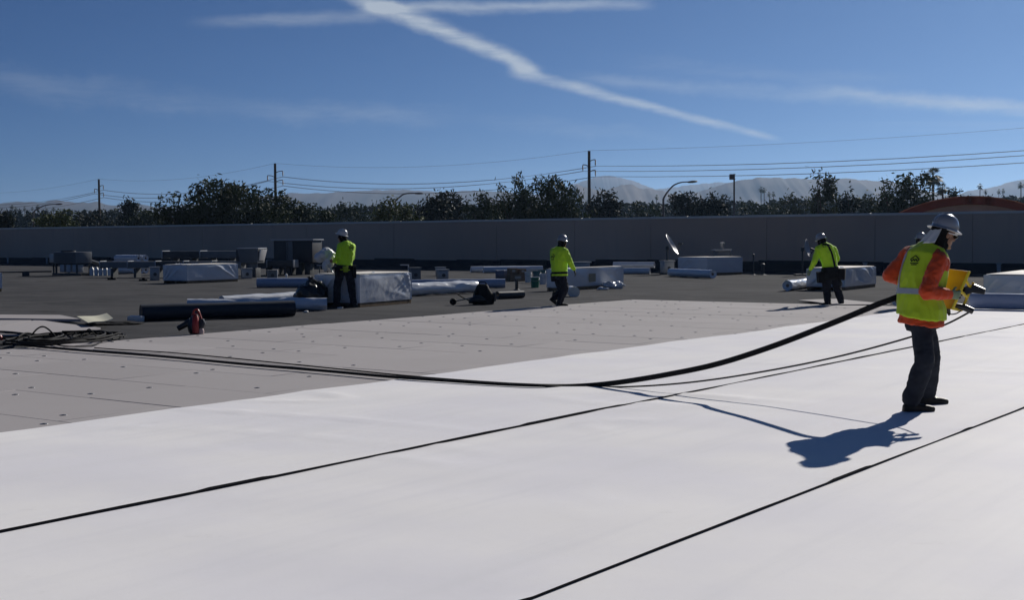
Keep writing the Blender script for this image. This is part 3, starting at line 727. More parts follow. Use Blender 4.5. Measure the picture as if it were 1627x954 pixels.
street_lamp([(53, 337), (60, 332), (70, 327), (80, 325), (89, 324.5)], 140, 'street lamp among the tiny palms at the left')
street_lamp([(628, 319), (634, 314), (641, 309), (650, 307), (660, 307)], 112, 'street lamp arm poking out above the light green tree')
tp = U(1166.5, 284, 110); t = thing('floodlight_post', 'slim post topped by a square dark box against the ridge', 'post', (tp.x, tp.y, GROUND_Z)); h = tp.z - GROUND_Z
mb = MB(); mb.tube([(0, 0, 0), (0, 0, h + .4)], [.10, .07], 10); mb.build('post', M_STEEL, t, smooth=True)
mb = MB(); mb.box((-.18, 0, h + .15), (.42, .3, .46)); mb.build('lamp_box', M_STEEL, t, bevel=.03)
for dz in (.36, -.02): mb = MB(); mb.box((.05, 0, h + dz), (.14, .05, .05)); mb.build('bracket', M_STEEL, t)

# arched roof next door ---------------------------------------------------------------
M_ARCH = pm('red_brown_fascia', (.20, .062, .042), .8, .2, var=.15, vscale=1.0, bump=.004, bscale=14)
M_TERRA = pm('terracotta_roof', (.50, .21, .12), .8, .2, var=.18, vscale=2.)
M_TAN = pm('tan_stucco_infill', (.34, .27, .23), .9, .2, var=.1, vscale=1.0)
ac = U(1541, 340, 78); at = thing('arched_building', 'low building with a red brown arched roof beyond the right end of the wall', 'building', (ac.x, ac.y, GROUND_Z), R(-24))
RO, CZ = 9.4, U(1541, 311.5, 78).z - GROUND_Z - 9.4
def arc(r, a0, a1, n): return [(r * math.sin(a0 + (a1 - a0) * k / n), CZ + r * math.cos(a0 + (a1 - a0) * k / n)) for k in range(n + 1)]
half = R(46)
def band(r0, r1, y0, y1, a0, a1, n, name, mat):
    mb = MB(); o, i = arc(r1, a0, a1, n), arc(r0, a0, a1, n)
    for k in range(n):
        mb.hexa([Vector((i[k][0], y0, i[k][1])), Vector((i[k + 1][0], y0, i[k + 1][1])), Vector((i[k + 1][0], y1, i[k + 1][1])), Vector((i[k][0], y1, i[k][1]))],
                [Vector((o[k][0], y0, o[k][1])), Vector((o[k + 1][0], y0, o[k + 1][1])), Vector((o[k + 1][0], y1, o[k + 1][1])), Vector((o[k][0], y1, o[k][1]))])
    return mb.build(name, mat, at, smooth=True, angle=30)
band(RO - .50, RO - .06, 0, .35, -half, half, 28, 'arch_fascia', M_ARCH)
band(RO - .055, RO + .0, -.12, 9.0, -half, half, 28, 'vault_roof', M_TERRA)
mb = MB(); pts = arc(RO - .51, -half, half, 28); m = len(pts)
mb.add([(x, .25, z) for x, z in pts] + [(x, .5, z) for x, z in pts] + [(pts[0][0], .25, 0), (pts[-1][0], .25, 0), (pts[0][0], .5, 0), (pts[-1][0], .5, 0)],
       [tuple(range(m - 1, -1, -1)) + (2 * m, 2 * m + 1), tuple(range(m, 2 * m)) + (2 * m + 3, 2 * m + 2), (2 * m, 0, m, 2 * m + 2), (m - 1, 2 * m + 1, 2 * m + 3, 2 * m - 1)])
mb.build('gable_wall', M_TAN, at)
for s in (-1, 1):
    mb = MB(); x = s * (RO - .3) * math.sin(half); mb.box((x, 4.6, (CZ + RO * math.cos(half)) / 2), (.3, 8.2, CZ + RO * math.cos(half) - .1)); mb.build('side_wall', M_TAN, at)
# ------------------------------------------------------------------ things on the roof
def G(x, y, z=DECK, amax=51.2):
    """point of the deck seen at (x, y), kept in front of the parapet"""
    p = P(x, y, z); a, _ = to_an(p)
    if a > amax or a < 0:
        d = ray(x, y); k = amax / (d.x * AV.x + d.y * AV.y); p = Vector((d.x * k, d.y * k, z))
    return p
def scale_at(p): return FPX / ((p - EYE).dot(FWD))       # pixels per metre
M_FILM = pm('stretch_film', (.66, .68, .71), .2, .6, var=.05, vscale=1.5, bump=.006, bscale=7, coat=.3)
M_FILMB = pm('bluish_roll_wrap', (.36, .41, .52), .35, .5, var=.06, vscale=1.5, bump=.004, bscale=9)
M_TOPW = pm('pallet_top_board', (.72, .68, .62), .7, .3, var=.06, vscale=2)
M_DARKROLL = pm('dark_membrane_roll', (.028, .033, .042), .5, .4, var=.15, vscale=2, bump=.002, bscale=12)
M_CARD = pm('cardboard', (.24, .17, .11), .85, .2, var=.12, vscale=3)
M_PALLET = pm('pallet_wood', (.20, .14, .085), .85, .2, var=.25, vscale=5)
M_GALV = pm('galvanised_sheet', (.34, .35, .36), .42, .5, .55, var=.15, vscale=1.5)
M_GREYP = pm('grey_painted_metal', (.16, .17, .18), .55, .4, .1, var=.15, vscale=1.2)
M_DKP = pm('dark_painted_metal', (.055, .06, .065), .55, .4, .1, var=.2, vscale=1.2)
M_WPL = pm('white_plastic', (.66, .67, .67), .4, .5, var=.05, vscale=4)
M_BLK = pm('black_rubber', (.010, .010, .011), .75, .15, var=.2, vscale=6)
M_BLKP = pm('black_plastic', (.018, .018, .02), .4, .5)
M_GREEN = pm('green_plastic', (.012, .16, .10), .4, .5)
M_TEAL = pm('teal_plastic', (.03, .13, .14), .45, .5)
M_RED = pm('red_plastic', (.30, .022, .015), .4, .5)
M_YEL = pm('yellow_paint', (.70, .24, .010), .42, .5, var=.08, vscale=6)
M_CREAM = pm('cream_facer', (.66, .64, .50), .8, .2)

# ---- shrink wrapped pallets
def wrapped_pallet(cx, cy, rx, lx, theta, H, label, seed, foot=.10, folds=1.0, top=M_TOPW, skew=0., maxlen=4.0):
    c = G(cx, cy); er, el = Vector((math.cos(theta), math.sin(theta), 0)), Vector((-math.sin(theta), math.cos(theta), 0))
    def length(e, tx):
        lo, hi = .3, maxlen
        for _ in range(40):
            m_ = (lo + hi) / 2; q = c + e * m_ - EYE; px = PW / 2 + FPX * q.dot(RIGHT) / q.dot(FWD)
            if (px < tx) == (tx > cx): lo = m_
            else: hi = m_
        return lo
    Lr, Ll = length(er, rx), length(el, lx)
    t = thing('wrapped_pallet', label, 'pallet', c + er * Lr / 2 + el * Ll / 2, theta, 'shrink wrapped pallets of boards')
    # timber pallet underneath
    for k in range(3):
        mb = MB(); mb.box((0, (k - 1) * (Ll - .12) / 2, foot / 2), (Lr - .04, .09, foot - .004)); mb.build('pallet_runner', M_PALLET, t, bevel=.004, bseg=1)
    # film-covered load
    mb = MB(); nu, nv = 44, 20
    def face(o, eu, ev, lu, lv, nrm, sd, corner):
        vs = []
        for i in range(nu + 1):
            for j in range(nv + 1):
                u, v = i / nu, j / nv; p = o + eu * (lu * u) + ev * (lv * v)
                edge = min(u, 1 - u, v, 1 - v); g = min(1, edge * 7)
                cu = (u if corner == 0 else 1 - u) * lu; cv = v * lv
                ang = math.atan2(cv + .03, cu + .03); rad = math.hypot(cu, cv) / max(lu * .8, .1)
                fan = (1 - abs(math.sin(ang * 8 + 2.2 * mnoise.noise((rad * 1.5, sd, ang))))) ** 3
                w = .12 * folds * fan * max(0, 1.05 - rad) * min(1, rad * 5) * max(0, min(1, .6 + 1.2 * mnoise.noise((ang * 2.5, sd, 4))))
                w += .012 * mnoise.noise((cu * 1.6, cv * 2.5, sd)) + .006 * mnoise.noise((cu * 6 + cv * 4, cv * 6, sd + 3))
                vs.append(p + nrm * (w * g - .008 * (1 - g)))
        fs = [(i * (nv + 1) + j, (i + 1) * (nv + 1) + j, (i + 1) * (nv + 1) + j + 1, i * (nv + 1) + j + 1) for i in range(nu) for j in range(nv)]
        mb.add(vs, fs)
    X, Y, Z = Vector((1, 0, 0)), Vector((0, 1, 0)), Vector((0, 0, 1)); hx, hy = Lr / 2, Ll / 2; h = H - foot - .02
    z0 = Z * (foot + .002)
    face(X * -hx + Y * -hy + z0, X, Z, Lr, h, -Y, seed, 1)           # right-hand visible side
    face(X * -hx + Y * hy + z0, -Y, Z, Ll, h, -X, seed + 5, 0)       # left-hand visible side
    face(X * hx + Y * -hy + z0, Y, Z, Ll, h, X, seed + 9, 0)
    face(X * hx + Y * hy + z0, -X, Z, Lr, h, Y, seed + 13, 1)
    face(X * -hx + Y * -hy + z0 + Z * h, X, Y, Lr, Ll, Z, seed + 17, 0)
    f = mb.build('stretch_wrap', M_FILM, t, smooth=True, angle=60)
    mb = MB(); mb.box((0, 0, H - .002), (Lr - .10, Ll - .10, .018)); mb.build('top_sheet', top, t, bevel=.006)
    return t
TH = R(58)
wrapped_pallet(298, 451, 379, 259, TH, .70, 'wrapped pallet with bright diagonal folds left of the cowl fan', 2.1)
wp2 = wrapped_pallet(572, 489, 655, 500, R(62), .78, 'long wrapped pallet behind the worker carrying a white bundle', 7.7, folds=1.3)
wp3 = wrapped_pallet(884, 463, 991, 868, R(52), .68, 'wrapped pallet with a tan label right of the worker walking by', 12.3, folds=.5)
wp4 = wrapped_pallet(1124, 438, 1180, 1077, R(38), .76, 'wrapped pallet in front of the left satellite dish by the wall', 17.9, folds=.3)
wp5 = wrapped_pallet(1343, 462, 1392, 1281, R(58), .66, 'wrapped pallet that the bending worker reaches over', 23.4, folds=.8)
wp6 = wrapped_pallet(1652, 489, 1720, 1562, R(58), .72, 'wrapped pallet cut off by the right picture edge', 29.3, folds=.3)
# label patch on the third pallet
def label_patch(pal, u, v, w, h):
    me = [c for c in pal.children if c.name.startswith('stretch_wrap')][0]
    ys = [vv.co.y for vv in me.data.vertices]; y0 = min(ys)
    mb = MB(); mb.box((u, y0 - .004, v), (w, .004, h)); mb.build('paper_label', pm('tan_paper', (.36, .31, .22), .8, .2), pal)
label_patch(wp3, .0, .36, .36, .26)
# crumpled loose film at the foot of the third pallet
def crumple(p, r, h, n, seed, name, mat, label, cat):
    rg = np.random.default_rng(seed); mb = MB()
    mb.ell((0, 0, h * .4), (r, r * .7, h * .6), None, 40, 24)
    vs = []
    for v in mb.v:
        v = Vector(v); k = 1 + .45 * mnoise.fractal((v.x * n + seed, v.y * n, v.z * n), .9, 2.2, 4) + .2 * (1 - 3 * abs(mnoise.noise((v.x * n * .8, v.y * n * .8, v.z * n + seed))))
        w = v * k; w.z = max(0, w.z); vs.append(tuple(w))
    mb.v = vs; o = mb.build(name, mat, None, smooth=True, angle=25); o.location = p; return tag(o, label, cat)
crumple(G(974, 459), .34, .20, 5.5, 3, 'loose_film', M_FILM, 'crumpled shiny film at the foot of the labelled pallet', 'plastic film')
crumple(G(958, 461), .16, .08, 7, 6, 'loose_film', M_FILM, 'small scrap of shiny film left of the crumpled heap', 'plastic film')
crumple(G(540, 491), .07, .05, 9, 8, 'paper_scrap', M_WPL, 'white scrap on the deck between the feet of the bundle carrier', 'scrap')
crumple(G(486, 497), .06, .035, 9, 9, 'paper_scrap', M_WPL, 'white scrap on the deck right of the dark roll', 'scrap')

# ---- rolls
def roll(x0, y0, x1, y1, r, mat, label, group, z=0., seed=1, core=True, wr=.012, film=None, name='membrane_roll', length=None):
    a, b = G(x0, y0), G(x1, y1)
    if length: b = a + (b - a).normalized() * length
    return roll_w(a, b, r, mat, label, group, z, seed, core, wr, name)
def roll_w(a, b, r, mat, label, group, z=0., seed=1, core=True, wr=.012, name='membrane_roll'):
    d = (b - a); L = d.length; t = thing(name, label, 'roll', (a + b) / 2, math.atan2(d.y, d.x), group)
    mb = MB(); n, k = 28, 30; zc = r + z + .002
    vs = []
    for i in range(k + 1):
        x = -L / 2 + L * i / k
        for j in range(n):
            an = 2 * math.pi * j / n; w = wr * mnoise.noise((x * 2.2, math.cos(an) * 1.6 + seed, math.sin(an) * 1.6)) + wr * .6 * mnoise.noise((x * 7, math.cos(an) * 3 + seed, math.sin(an) * 3))
            rr = r + w - wr * .5; vs.append((x, math.cos(an) * rr, max(z + .001, zc + math.sin(an) * rr)))
    fs = [(i * n + j, i * n + (j + 1) % n, (i + 1) * n + (j + 1) % n, (i + 1) * n + j) for i in range(k) for j in range(n)]
    for s, i0 in ((-1, 0), (1, k)):          # ends with a hollow core
        o = len(vs); xe = (-L / 2 if s < 0 else L / 2)
        vs += [(xe - s * .03, math.cos(2 * math.pi * j / n) * r * .30, zc + math.sin(2 * math.pi * j / n) * r * .30) for j in range(n)]
        fs += [(i0 * n + j, i0 * n + (j + 1) % n, o + (j + 1) % n, o + j) for j in range(n)]
    mb.add(vs, fs); mb.build('wrap', mat, t, smooth=True, angle=35)
    mb = MB()
    pr = [(r * .30, -L / 2 + .02), (r * .30, L / 2 - .02), (r * .22, L / 2 - .02), (r * .22, -L / 2 + .02), (r * .30, -L / 2 + .02)]
    mb.lathe(pr, (0, 0, zc), 16, Matrix.Rotation(R(90), 3, 'Y')); mb.build('core', M_CARD, t, smooth=True)
    return t
GR = 'rolls of roofing membrane lying on the deck'
roll(224, 511, 466, 503, .165, M_DARKROLL, 'bare dark grey roll lying closest to the camera', GR, wr=.003, length=3.12)
roll(298, 497, 503, 494, .15, M_FILM, 'wrapped roll with a blue sheen touching the dark grey roll', GR, seed=4, wr=.022, length=3.05)
roll(352, 487, 500, 478, .13, M_FILM, 'pale wrapped roll partly under the black bag', GR, seed=9, wr=.02, length=2.9)
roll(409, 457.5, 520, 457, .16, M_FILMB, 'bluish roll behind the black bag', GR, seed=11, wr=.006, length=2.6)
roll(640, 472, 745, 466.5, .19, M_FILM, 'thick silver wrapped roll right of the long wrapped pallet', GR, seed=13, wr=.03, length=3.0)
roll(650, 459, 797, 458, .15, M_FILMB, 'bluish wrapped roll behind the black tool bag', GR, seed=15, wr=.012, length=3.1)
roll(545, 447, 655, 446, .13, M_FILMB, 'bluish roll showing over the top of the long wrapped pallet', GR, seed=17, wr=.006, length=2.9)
roll(1133, 443, 1029, 438, .17, M_FILM, 'wrapped roll lying before the pallet near the left satellite dish', GR, seed=19, wr=.01, length=3.3)
roll(1251, 463, 1290, 457, .16, M_FILM, 'wrapped roll end beside the pallet the bending worker reaches over', GR, seed=21, wr=.02, length=2.6)
a_ = G(1545, 491.5, .012); dd = Vector((math.cos(R(-34)), math.sin(R(-34)), 0))
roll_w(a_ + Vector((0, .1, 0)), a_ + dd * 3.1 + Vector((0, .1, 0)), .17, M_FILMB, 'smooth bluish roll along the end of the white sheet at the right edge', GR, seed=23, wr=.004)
a_ = G(1424, 487); roll_w(a_, a_ + Vector((1.2, 1.6, 0)), .10, M_FILM, 'short pale roll end showing left of the main worker at belt height', GR, seed=25, wr=.006)
for x0, x1, y, lb in ((748, 778, 433.6, 'leftmost of the sunlit rolls at the foot of the wall'), (768, 800, 434.4, 'middle one of the sunlit rolls at the foot of the wall'), (790, 828, 433.2, 'rightmost of the sunlit rolls at the foot of the wall')):
    a_ = G(x0, y); roll_w(a_, a_ + Vector((math.cos(R(12)), math.sin(R(12)), 0)) * 2.2, .15, M_FILM, lb, GR, seed=x0, wr=.005)
a_ = G(975, 434.5); roll_w(a_, a_ + Vector((math.cos(R(-20)), math.sin(R(-20)), 0)) * 1.9, .14, M_FILM, 'sunlit roll poking out behind the labelled pallet', GR, z=.24, seed=3, wr=.005)
a_ = G(940, 436); roll_w(a_, a_ + Vector((math.cos(R(-14)), math.sin(R(-14)), 0)) * 2.6, .14, M_FILM, 'lower roll at the wall behind the labelled pallet', GR, seed=31, wr=.005)
# stack of seven rolls on the left
sa = G(190, 434.5); sd = Vector((math.cos(R(-35)), math.sin(R(-35)), 0)); sn = Vector((-sd.y, sd.x, 0)); rr = .165
for lay, cnt, z, nm in ((0, 3, 0, 'bottom'), (1, 3, .29, 'middle'), (2, 2, .58, 'top')):
    for k in range(cnt):
        o = sa + sn * ((k - (cnt - 1) / 2) * .34)
        place = {3: ('front', 'centre', 'rear'), 2: ('front', 'rear')}[cnt][k]
        roll_w(o, o + sd * (1.62 + .06 * lay + random.uniform(-.05, .1)), rr, M_FILM, f'{place} roll in the {nm} layer of the roll stack beside the long duct', 'stacked rolls on the left', z=z, seed=lay * 5 + k, wr=.004)
roll(790, 476, 833, 474, .105, M_DARKROLL, 'short black roll right of the black tool bag', GR, seed=2, wr=.002, length=.9)

# ---- black plastic bag and tool bag
def bag(p, rx, ry, h, seed, label, name, tilt=0.):
    mb = MB(); mb.ell((0, 0, h * .45), (rx, ry, h * .55), None, 44, 26); vs = []
    for v in mb.v:
        v = Vector(v); q = mnoise.fractal((v.x * 3 + seed, v.y * 3, v.z * 3), .9, 2.1, 4); k = 1 + .22 * q - .10 * abs(mnoise.noise((v.x * 9, v.y * 9, v.z * 9 + seed)))
        w = Vector((v.x * k + tilt * v.z, v.y * k, v.z * (1 + .18 * q))); w.z = max(.0, w.z); vs.append(tuple(w))
    mb.v = vs; o = mb.build('sack', pm('black_bag_plastic', (.010, .010, .012), .3, .5, bump=.004, bscale=14), None, smooth=True, angle=40)
    t = thing(name, label, 'bag', p); o.parent = t
    mb = MB(); top = max(vs, key=lambda q: q[2]); c = Vector(top)
    for k in range(7):
        an = k * .9; mb.tube([c - Vector((0, 0, .06)), c + Vector((math.cos(an) * .03, math.sin(an) * .03, .0)), c + Vector((math.cos(an) * .07, math.sin(an) * .05, .005 + .015 * (k % 3)))], [.05, .03, .014], 6)
    mb.build('gathered_top', M_BLKP, t, smooth=True); return t
bag(G(497, 489), .40, .34, .64, 3, 'black plastic bag slumped between the rolls and the long wrapped pallet', 'rubbish_bag', -.15)
tb = thing('tool_bag', 'upright black tool bag with a handle on the open deck', 'bag', G(768, 484), R(10))
mb = MB(); mb.loft([((0, 0, 0), (.26, 0, 0), (0, .17, 0)), ((0, 0, .06), (.27, 0, 0), (0, .18, 0)), ((-.01, 0, .25), (.24, 0, 0), (0, .16, 0)), ((-.02, 0, .38), (.17, 0, 0), (0, .12, 0)), ((-.02, 0, .46), (.14, 0, 0), (0, .07, 0)), ((-.02, 0, .49), (.10, 0, 0), (0, .03, 0))], 20); mb.build('sack', M_BLK, tb, smooth=True)
mb = MB(); mb.tube(smoothpath([(-.12, 0, .46), (-.08, 0, .54), (.04, 0, .54), (.09, 0, .46)], 5), .014, 6); mb.build('handle', M_BLK, tb, smooth=True)
mb = MB(); mb.box((.26, -.06, .18), (.06, .16, .22)); mb.build('side_pocket', M_BLKP, tb, bevel=.02)
# seam roller / long handled tool lying left of it
lt = thing('long_handled_tool', 'long handled black tool with a wheel lying left of the tool bag', 'tool', G(741, 485), R(8))
mb = MB(); mb.tube([(-.30, -.02, .09), (.30, .05, .20)], .016, 8); mb.build('shaft', pm('worn_shaft', (.30, .28, .24), .5, .5, .4), lt, smooth=True)
mb = MB(); mb.lathe([(.02, -.03), (.075, -.03), (.085, 0), (.075, .03), (.02, .03)], (-.32, -.02, .086), 18, Matrix.Rotation(R(90), 3, 'X')); mb.build('wheel', M_BLK, lt, smooth=True)
mb = MB(); mb.tube(smoothpath([(-.22, .0, .27), (-.10, .0, .19), (.02, .02, .13), (.14, .0, .05)], 5), .015, 7); mb.build('lever', M_BLK, lt, smooth=True)
mb = MB(); mb.loft([((.06, 0, .08), (0, .07, 0), (0, 0, .05)), ((.20, 0, .13), (0, .10, 0), (0, 0, .10)), ((.34, .02, .15), (0, .09, 0), (0, 0, .09)), ((.46, .02, .10), (0, .06, 0), (0, 0, .06))], 14); mb.build('motor_housing', M_BLKP, lt, smooth=True)

# ---- red blower / cut-off tool on the boards
p = P(309, 531); bt = thing('blower', 'red and black hand blower standing at the edge of the cover boards', 'tool', p, R(4))
mb = MB(); mb.loft([((.0, 0, .0), (.07, 0, 0), (0, .08, 0)), ((0, 0, .05), (.10, 0, 0), (0, .11, 0)), ((0, 0, .15), (.115, 0, 0), (0, .12, 0)), ((.01, 0, .25), (.09, 0, 0), (0, .10, 0)), ((.02, 0, .31), (.05, 0, 0), (0, .06, 0))], 20); mb.build('fan_housing', M_BLKP, bt, smooth=True)
mb = MB(); mb.loft([((.03, -.06, .02), (.055, 0, 0), (0, .07, 0)), ((.03, -.07, .14), (.06, 0, 0), (0, .075, 0)), ((.03, -.05, .27), (.055, 0, 0), (0, .07, 0)), ((.03, -.02, .34), (.03, 0, 0), (0, .04, 0))], 16); mb.build('red_shell', M_RED, bt, smooth=True)
mb = MB(); mb.tube([(-.05, 0, .22), (-.16, 0, .15), (-.27, 0, .09)], [.055, .05, .045], 14); mb.build('nozzle', M_BLKP, bt, smooth=True)
mb = MB(); mb.tube(smoothpath([(-.03, 0, .29), (0, 0, .39), (.06, 0, .40), (.10, 0, .30), (.13, 0, .2)], 5), .018, 8); mb.build('handle', M_RED, bt, smooth=True)
mb = MB(); mb.box((.05, -.06, .31), (.03, .02, .03), Matrix.Rotation(.6, 3, 'Y')); mb.build('trigger', M_CREAM, bt, bevel=.005)
mb = MB(); mb.loft([((.11, 0, .10), (.05, 0, 0), (0, .07, 0)), ((.13, 0, .17), (.06, 0, 0), (0, .07, 0)), ((.12, 0, .25), (.04, 0, 0), (0, .05, 0))], 12); mb.build('air_filter', M_BLKP, bt, smooth=True)
mb = MB(); mb.loft([((.11, -.02, .0), (.05, 0, 0), (0, .06, 0)), ((.11, -.02, .05), (.055, 0, 0), (0, .065, 0)), ((.11, -.02, .09), (.04, 0, 0), (0, .05, 0))], 12); mb.build('fuel_tank', pm('milky_tank', (.42, .32, .30), .4, .5), bt, smooth=True)

# ---- buckets, canisters, boxes
def bucket(p, r, h, mat, label, lid=None, group='buckets and canisters', name='bucket', handle=True, rot=None):
    t = thing(name, label, 'bucket', p, 0, group)
    q = rot if rot is not None else Matrix.Identity(3)
    mb = MB(); mb.lathe([(r * .86, 0), (r * .88, .01), (r, h * .9), (r * 1.05, h * .9), (r * 1.05, h * .94), (r * 1.0, h * .94), (r * 1.02, h)], (0, 0, 0), 20, q); mb.build('shell', mat, t, smooth=True, angle=30)
    mb = MB(); mb.lathe([(r * 1.06, h * .985), (r * 1.06, h * 1.03), (r * .9, h * 1.03), (r * .88, h * 1.015), (.001, h * 1.015)], (0, 0, 0), 20, q); mb.build('lid', lid or mat, t, smooth=True, angle=30)
    if handle:
        mb = MB(); mb.tube([q @ Vector(v) for v in smoothpath([(r * 1.04, 0, h * .9), (r * .8, -r * .9, h * .72), (0, -r * 1.2, h * .62), (-r * .8, -r * .9, h * .72), (-r * 1.04, 0, h * .9)], 4)], .006, 5); mb.build('bail_handle', M_GALV, t, smooth=True)
    return t
bucket(G(580, 487.5), .12, .24, M_WPL, 'translucent white tub at the bundle carrier\'s feet', name='tub')
bucket(G(568, 488.5), .10, .13, M_WPL, 'low white tub beside the taller tub near the bundle carrier', name='tub', handle=False)
bucket(G(850, 457.5), .14, .34, M_GREEN, 'bright green canister standing in front of the teal ones', lid=M_WPL)
bucket(G(853, 450), .14, .42, M_TEAL, 'teal canister directly behind the bright green one')
bucket(G(861, 446.5), .14, .40, M_TEAL, 'rear teal canister left of the walking worker')
bucket(G(863, 452), .13, .36, M_WPL, 'white bucket beside the green canister')
bucket(G(839, 449), .12, .38, M_WPL, 'white bucket left of the teal canisters, by the cartons')
ql = Matrix.Rotation(R(-62), 3, 'Z') @ Matrix.Rotation(R(108), 3, 'X')
bp = G(907, 472); bk = bucket(bp + Vector((0, .34, .16)), .15, .36, M_WPL, 'white bucket tipped on its side behind the walking worker', rot=Matrix.Rotation(R(14), 3, 'Z') @ Matrix.Rotation(R(96), 3, 'X'), handle=False)
def carton(p, s, rz, label, group='cartons by the canisters'):
    t = thing('carton', label, 'carton', p, rz, group); mb = MB(); mb.box((0, 0, s[2] / 2), s); mb.build('box', M_CARD, t, bevel=.008)
    mb = MB(); mb.box((0, 0, s[2] + .002), (s[0] * .98, .06, .003)); mb.build('tape', pm('parcel_tape', (.32, .25, .15), .3, .5), t)
    mb = MB(); mb.box((0, -s[1] / 2 - .002, s[2] * .55), (s[0] * .4, .003, s[2] * .35)); mb.build('sticker', pm('pale_sticker', (.42, .40, .36), .7), t)
carton(G(820, 447), (.62, .42, .26), R(20), 'dark carton at the bottom of the carton pile')
pz = G(820, 447); carton(pz + Vector((-.14, .02, .264)), (.30, .34, .22), R(18), 'left carton on top of the carton pile'); carton(pz + Vector((.20, .03, .264)), (.27, .32, .20), R(22), 'right carton on top of the carton pile')
t = thing('drum', 'grey drum lying left of the carton pile', 'drum', G(800, 446.5)); mb = MB(); mb.lathe([(.001, -.30), (.20, -.30), (.21, -.27), (.20, -.24), (.20, 0), (.208, .02), (.20, .04), (.20, .27), (.21, .29), (.20, .31), (.001, .31)], (0, 0, .212), 22, Matrix.Rotation(R(90), 3, 'Y')); mb.build('shell', pm('grey_blue_drum', (.17, .19, .24), .5, .4, .2), t, smooth=True)
mb = MB(); mb.lathe([(.001, 0), (.04, 0), (.04, .02), (.001, .02)], (.312, 0, .30), 10, Matrix.Rotation(R(90), 3, 'Y')); mb.build('bung', M_DKP, t)
t = thing('vent_pipe', 'short black pipe stub standing right of the bluish roll', 'pipe', G(821, 462)); mb = MB(); mb.lathe([(.10, 0), (.10, .02), (.05, .05), (.045, .30), (.052, .30), (.052, .34), (.03, .34)], (0, 0, 0), 14); mb.build('stack', M_BLKP, t, smooth=True)
mb = MB(); mb.lathe([(.16, 0), (.16, .006), (.06, .012), (.05, .02)], (0, 0, 0), 14); mb.build('flashing_collar', M_DKP, t, smooth=True)

# ---- small roof vents and pipes
def vent_pipe(x, y, h, r, label, mat=M_WPL, T=False):
    t = thing('vent_pipe', label, 'pipe', G(x, y), 0, 'small vent pipes on the deck'); mb = MB(); mb.tube([(0, 0, 0), (0, 0, h)], r, 10)
    mb.build('stack', mat, t, smooth=True)
    mb = MB()
    if T: mb.tube([(-.34, 0, h), (.02, 0, h)], r * .9, 8); mb.build('cross_piece', mat, t, smooth=True)
    else: mb.lathe([(r * 1.5, h - .06), (r * 1.5, h + .01), (r * .3, h + .05)], (0, 0, 0), 10); mb.build('cap', mat, t, smooth=True)
    mb = MB(); mb.lathe([(r * 3.2, 0), (r * 3.2, .008), (r * 1.3, .03), (r * 1.05, .06)], (0, 0, 0), 12); mb.build('flashing_collar', M_DKP, t, smooth=True)
for x, y, h, r, lb, m_, T in ((440, 444, .34, .028, 'white vent pipe in front of the large rooftop unit, left one', M_WPL, 0), (455, 445, .20, .035, 'short white vent pipe in front of the large rooftop unit, right one', M_WPL, 0), (400, 441, .32, .028, 'white branched pipe under the cowl fan', M_WPL, 0), (649, 441, .52, .022, 'tall white pipe with a side arm above the silver roll', M_WPL, 1),
                            (666, 446, .34, .03, 'white pipe right of the grey junction box', M_WPL, 0), (710, 445, .26, .03, 'white pipe beside the small grey vent box', M_WPL, 0), (1197, 434, .85, .03, 'thin dark pipe against the wall right of the wrapped pallet', M_DKP, 0), (1212, 434, .45, .06, 'stubby dark pipe at the foot of the wall', M_DKP, 0)):
    vent_pipe(x, y, h, r, lb, m_, bool(T))
def vent_box(x, y, s, label, mat=M_GALV, rz=R(20), cap=True):
    t = thing('vent_box', label, 'vent', G(x, y), rz, 'small vent boxes on the deck'); mb = MB(); mb.box((0, 0, s[2] / 2), s); mb.build('housing', mat, t, bevel=.012)
    if cap: mb = MB(); mb.box((0, 0, s[2] + .03), (s[0] * 1.15, s[1] * 1.15, .05)); mb.build('hood', mat, t, bevel=.01)
    mb = MB(); mb.lathe([(.02, -.01), (.07, -.01), (.07, .01), (.02, .01)], (0, -s[1] / 2 - .008, s[2] * .5), 14, Matrix.Rotation(R(90), 3, 'X')); mb.build('gauge', M_DKP, t, smooth=True)
for x, y, s, lb, m_ in ((246, 446, (.36, .3, .5), 'small grey vent box left of the folded pallet', M_GALV), (392, 443, (.42, .34, .38), 'grey vent box under the cowl fan', M_GALV), (432, 444, (.36, .3, .32), 'small grey box in front of the large rooftop unit', M_GREYP), (659, 446.5, (.40, .32, .46), 'grey junction box above the silver wrapped roll', M_GREYP), (703, 445, (.40, .34, .36), 'low grey vent box in the open between rolls and wall', M_GALV), (700, 439, (.36, .32, .34), 'farther grey vent box before the wall in the middle', M_GALV), (919, 436, (.9, .5, .5), 'grey cap unit showing over the labelled pallet', M_GALV), (1060, 436, (.5, .4, .55), 'pale box left of the pallet by the satellite dish', M_GALV)):
    vent_box(x, y, s, lb, m_)
# capped vent over pallet four
t = thing('roof_ventilator', 'square roof ventilator with a small spout above the pallet by the wall', 'vent', G(1147, 432.6, amax=52.6), R(10)); mb = MB(); mb.box((0, 0, .5), (.62, .5, 1.0)); mb.build('housing', M_GREYP, t, bevel=.02)
mb = MB(); mb.box((-.02, 0, 1.03), (.78, .62, .06)); mb.build('hood', M_GALV, t, bevel=.015)
mb = MB(); mb.lathe([(.05, 1.06), (.05, 1.12), (.10, 1.26), (.12, 1.36), (.04, 1.38)], (.0, 0, 0), 14); mb.build('spout', M_GALV, t, smooth=True)

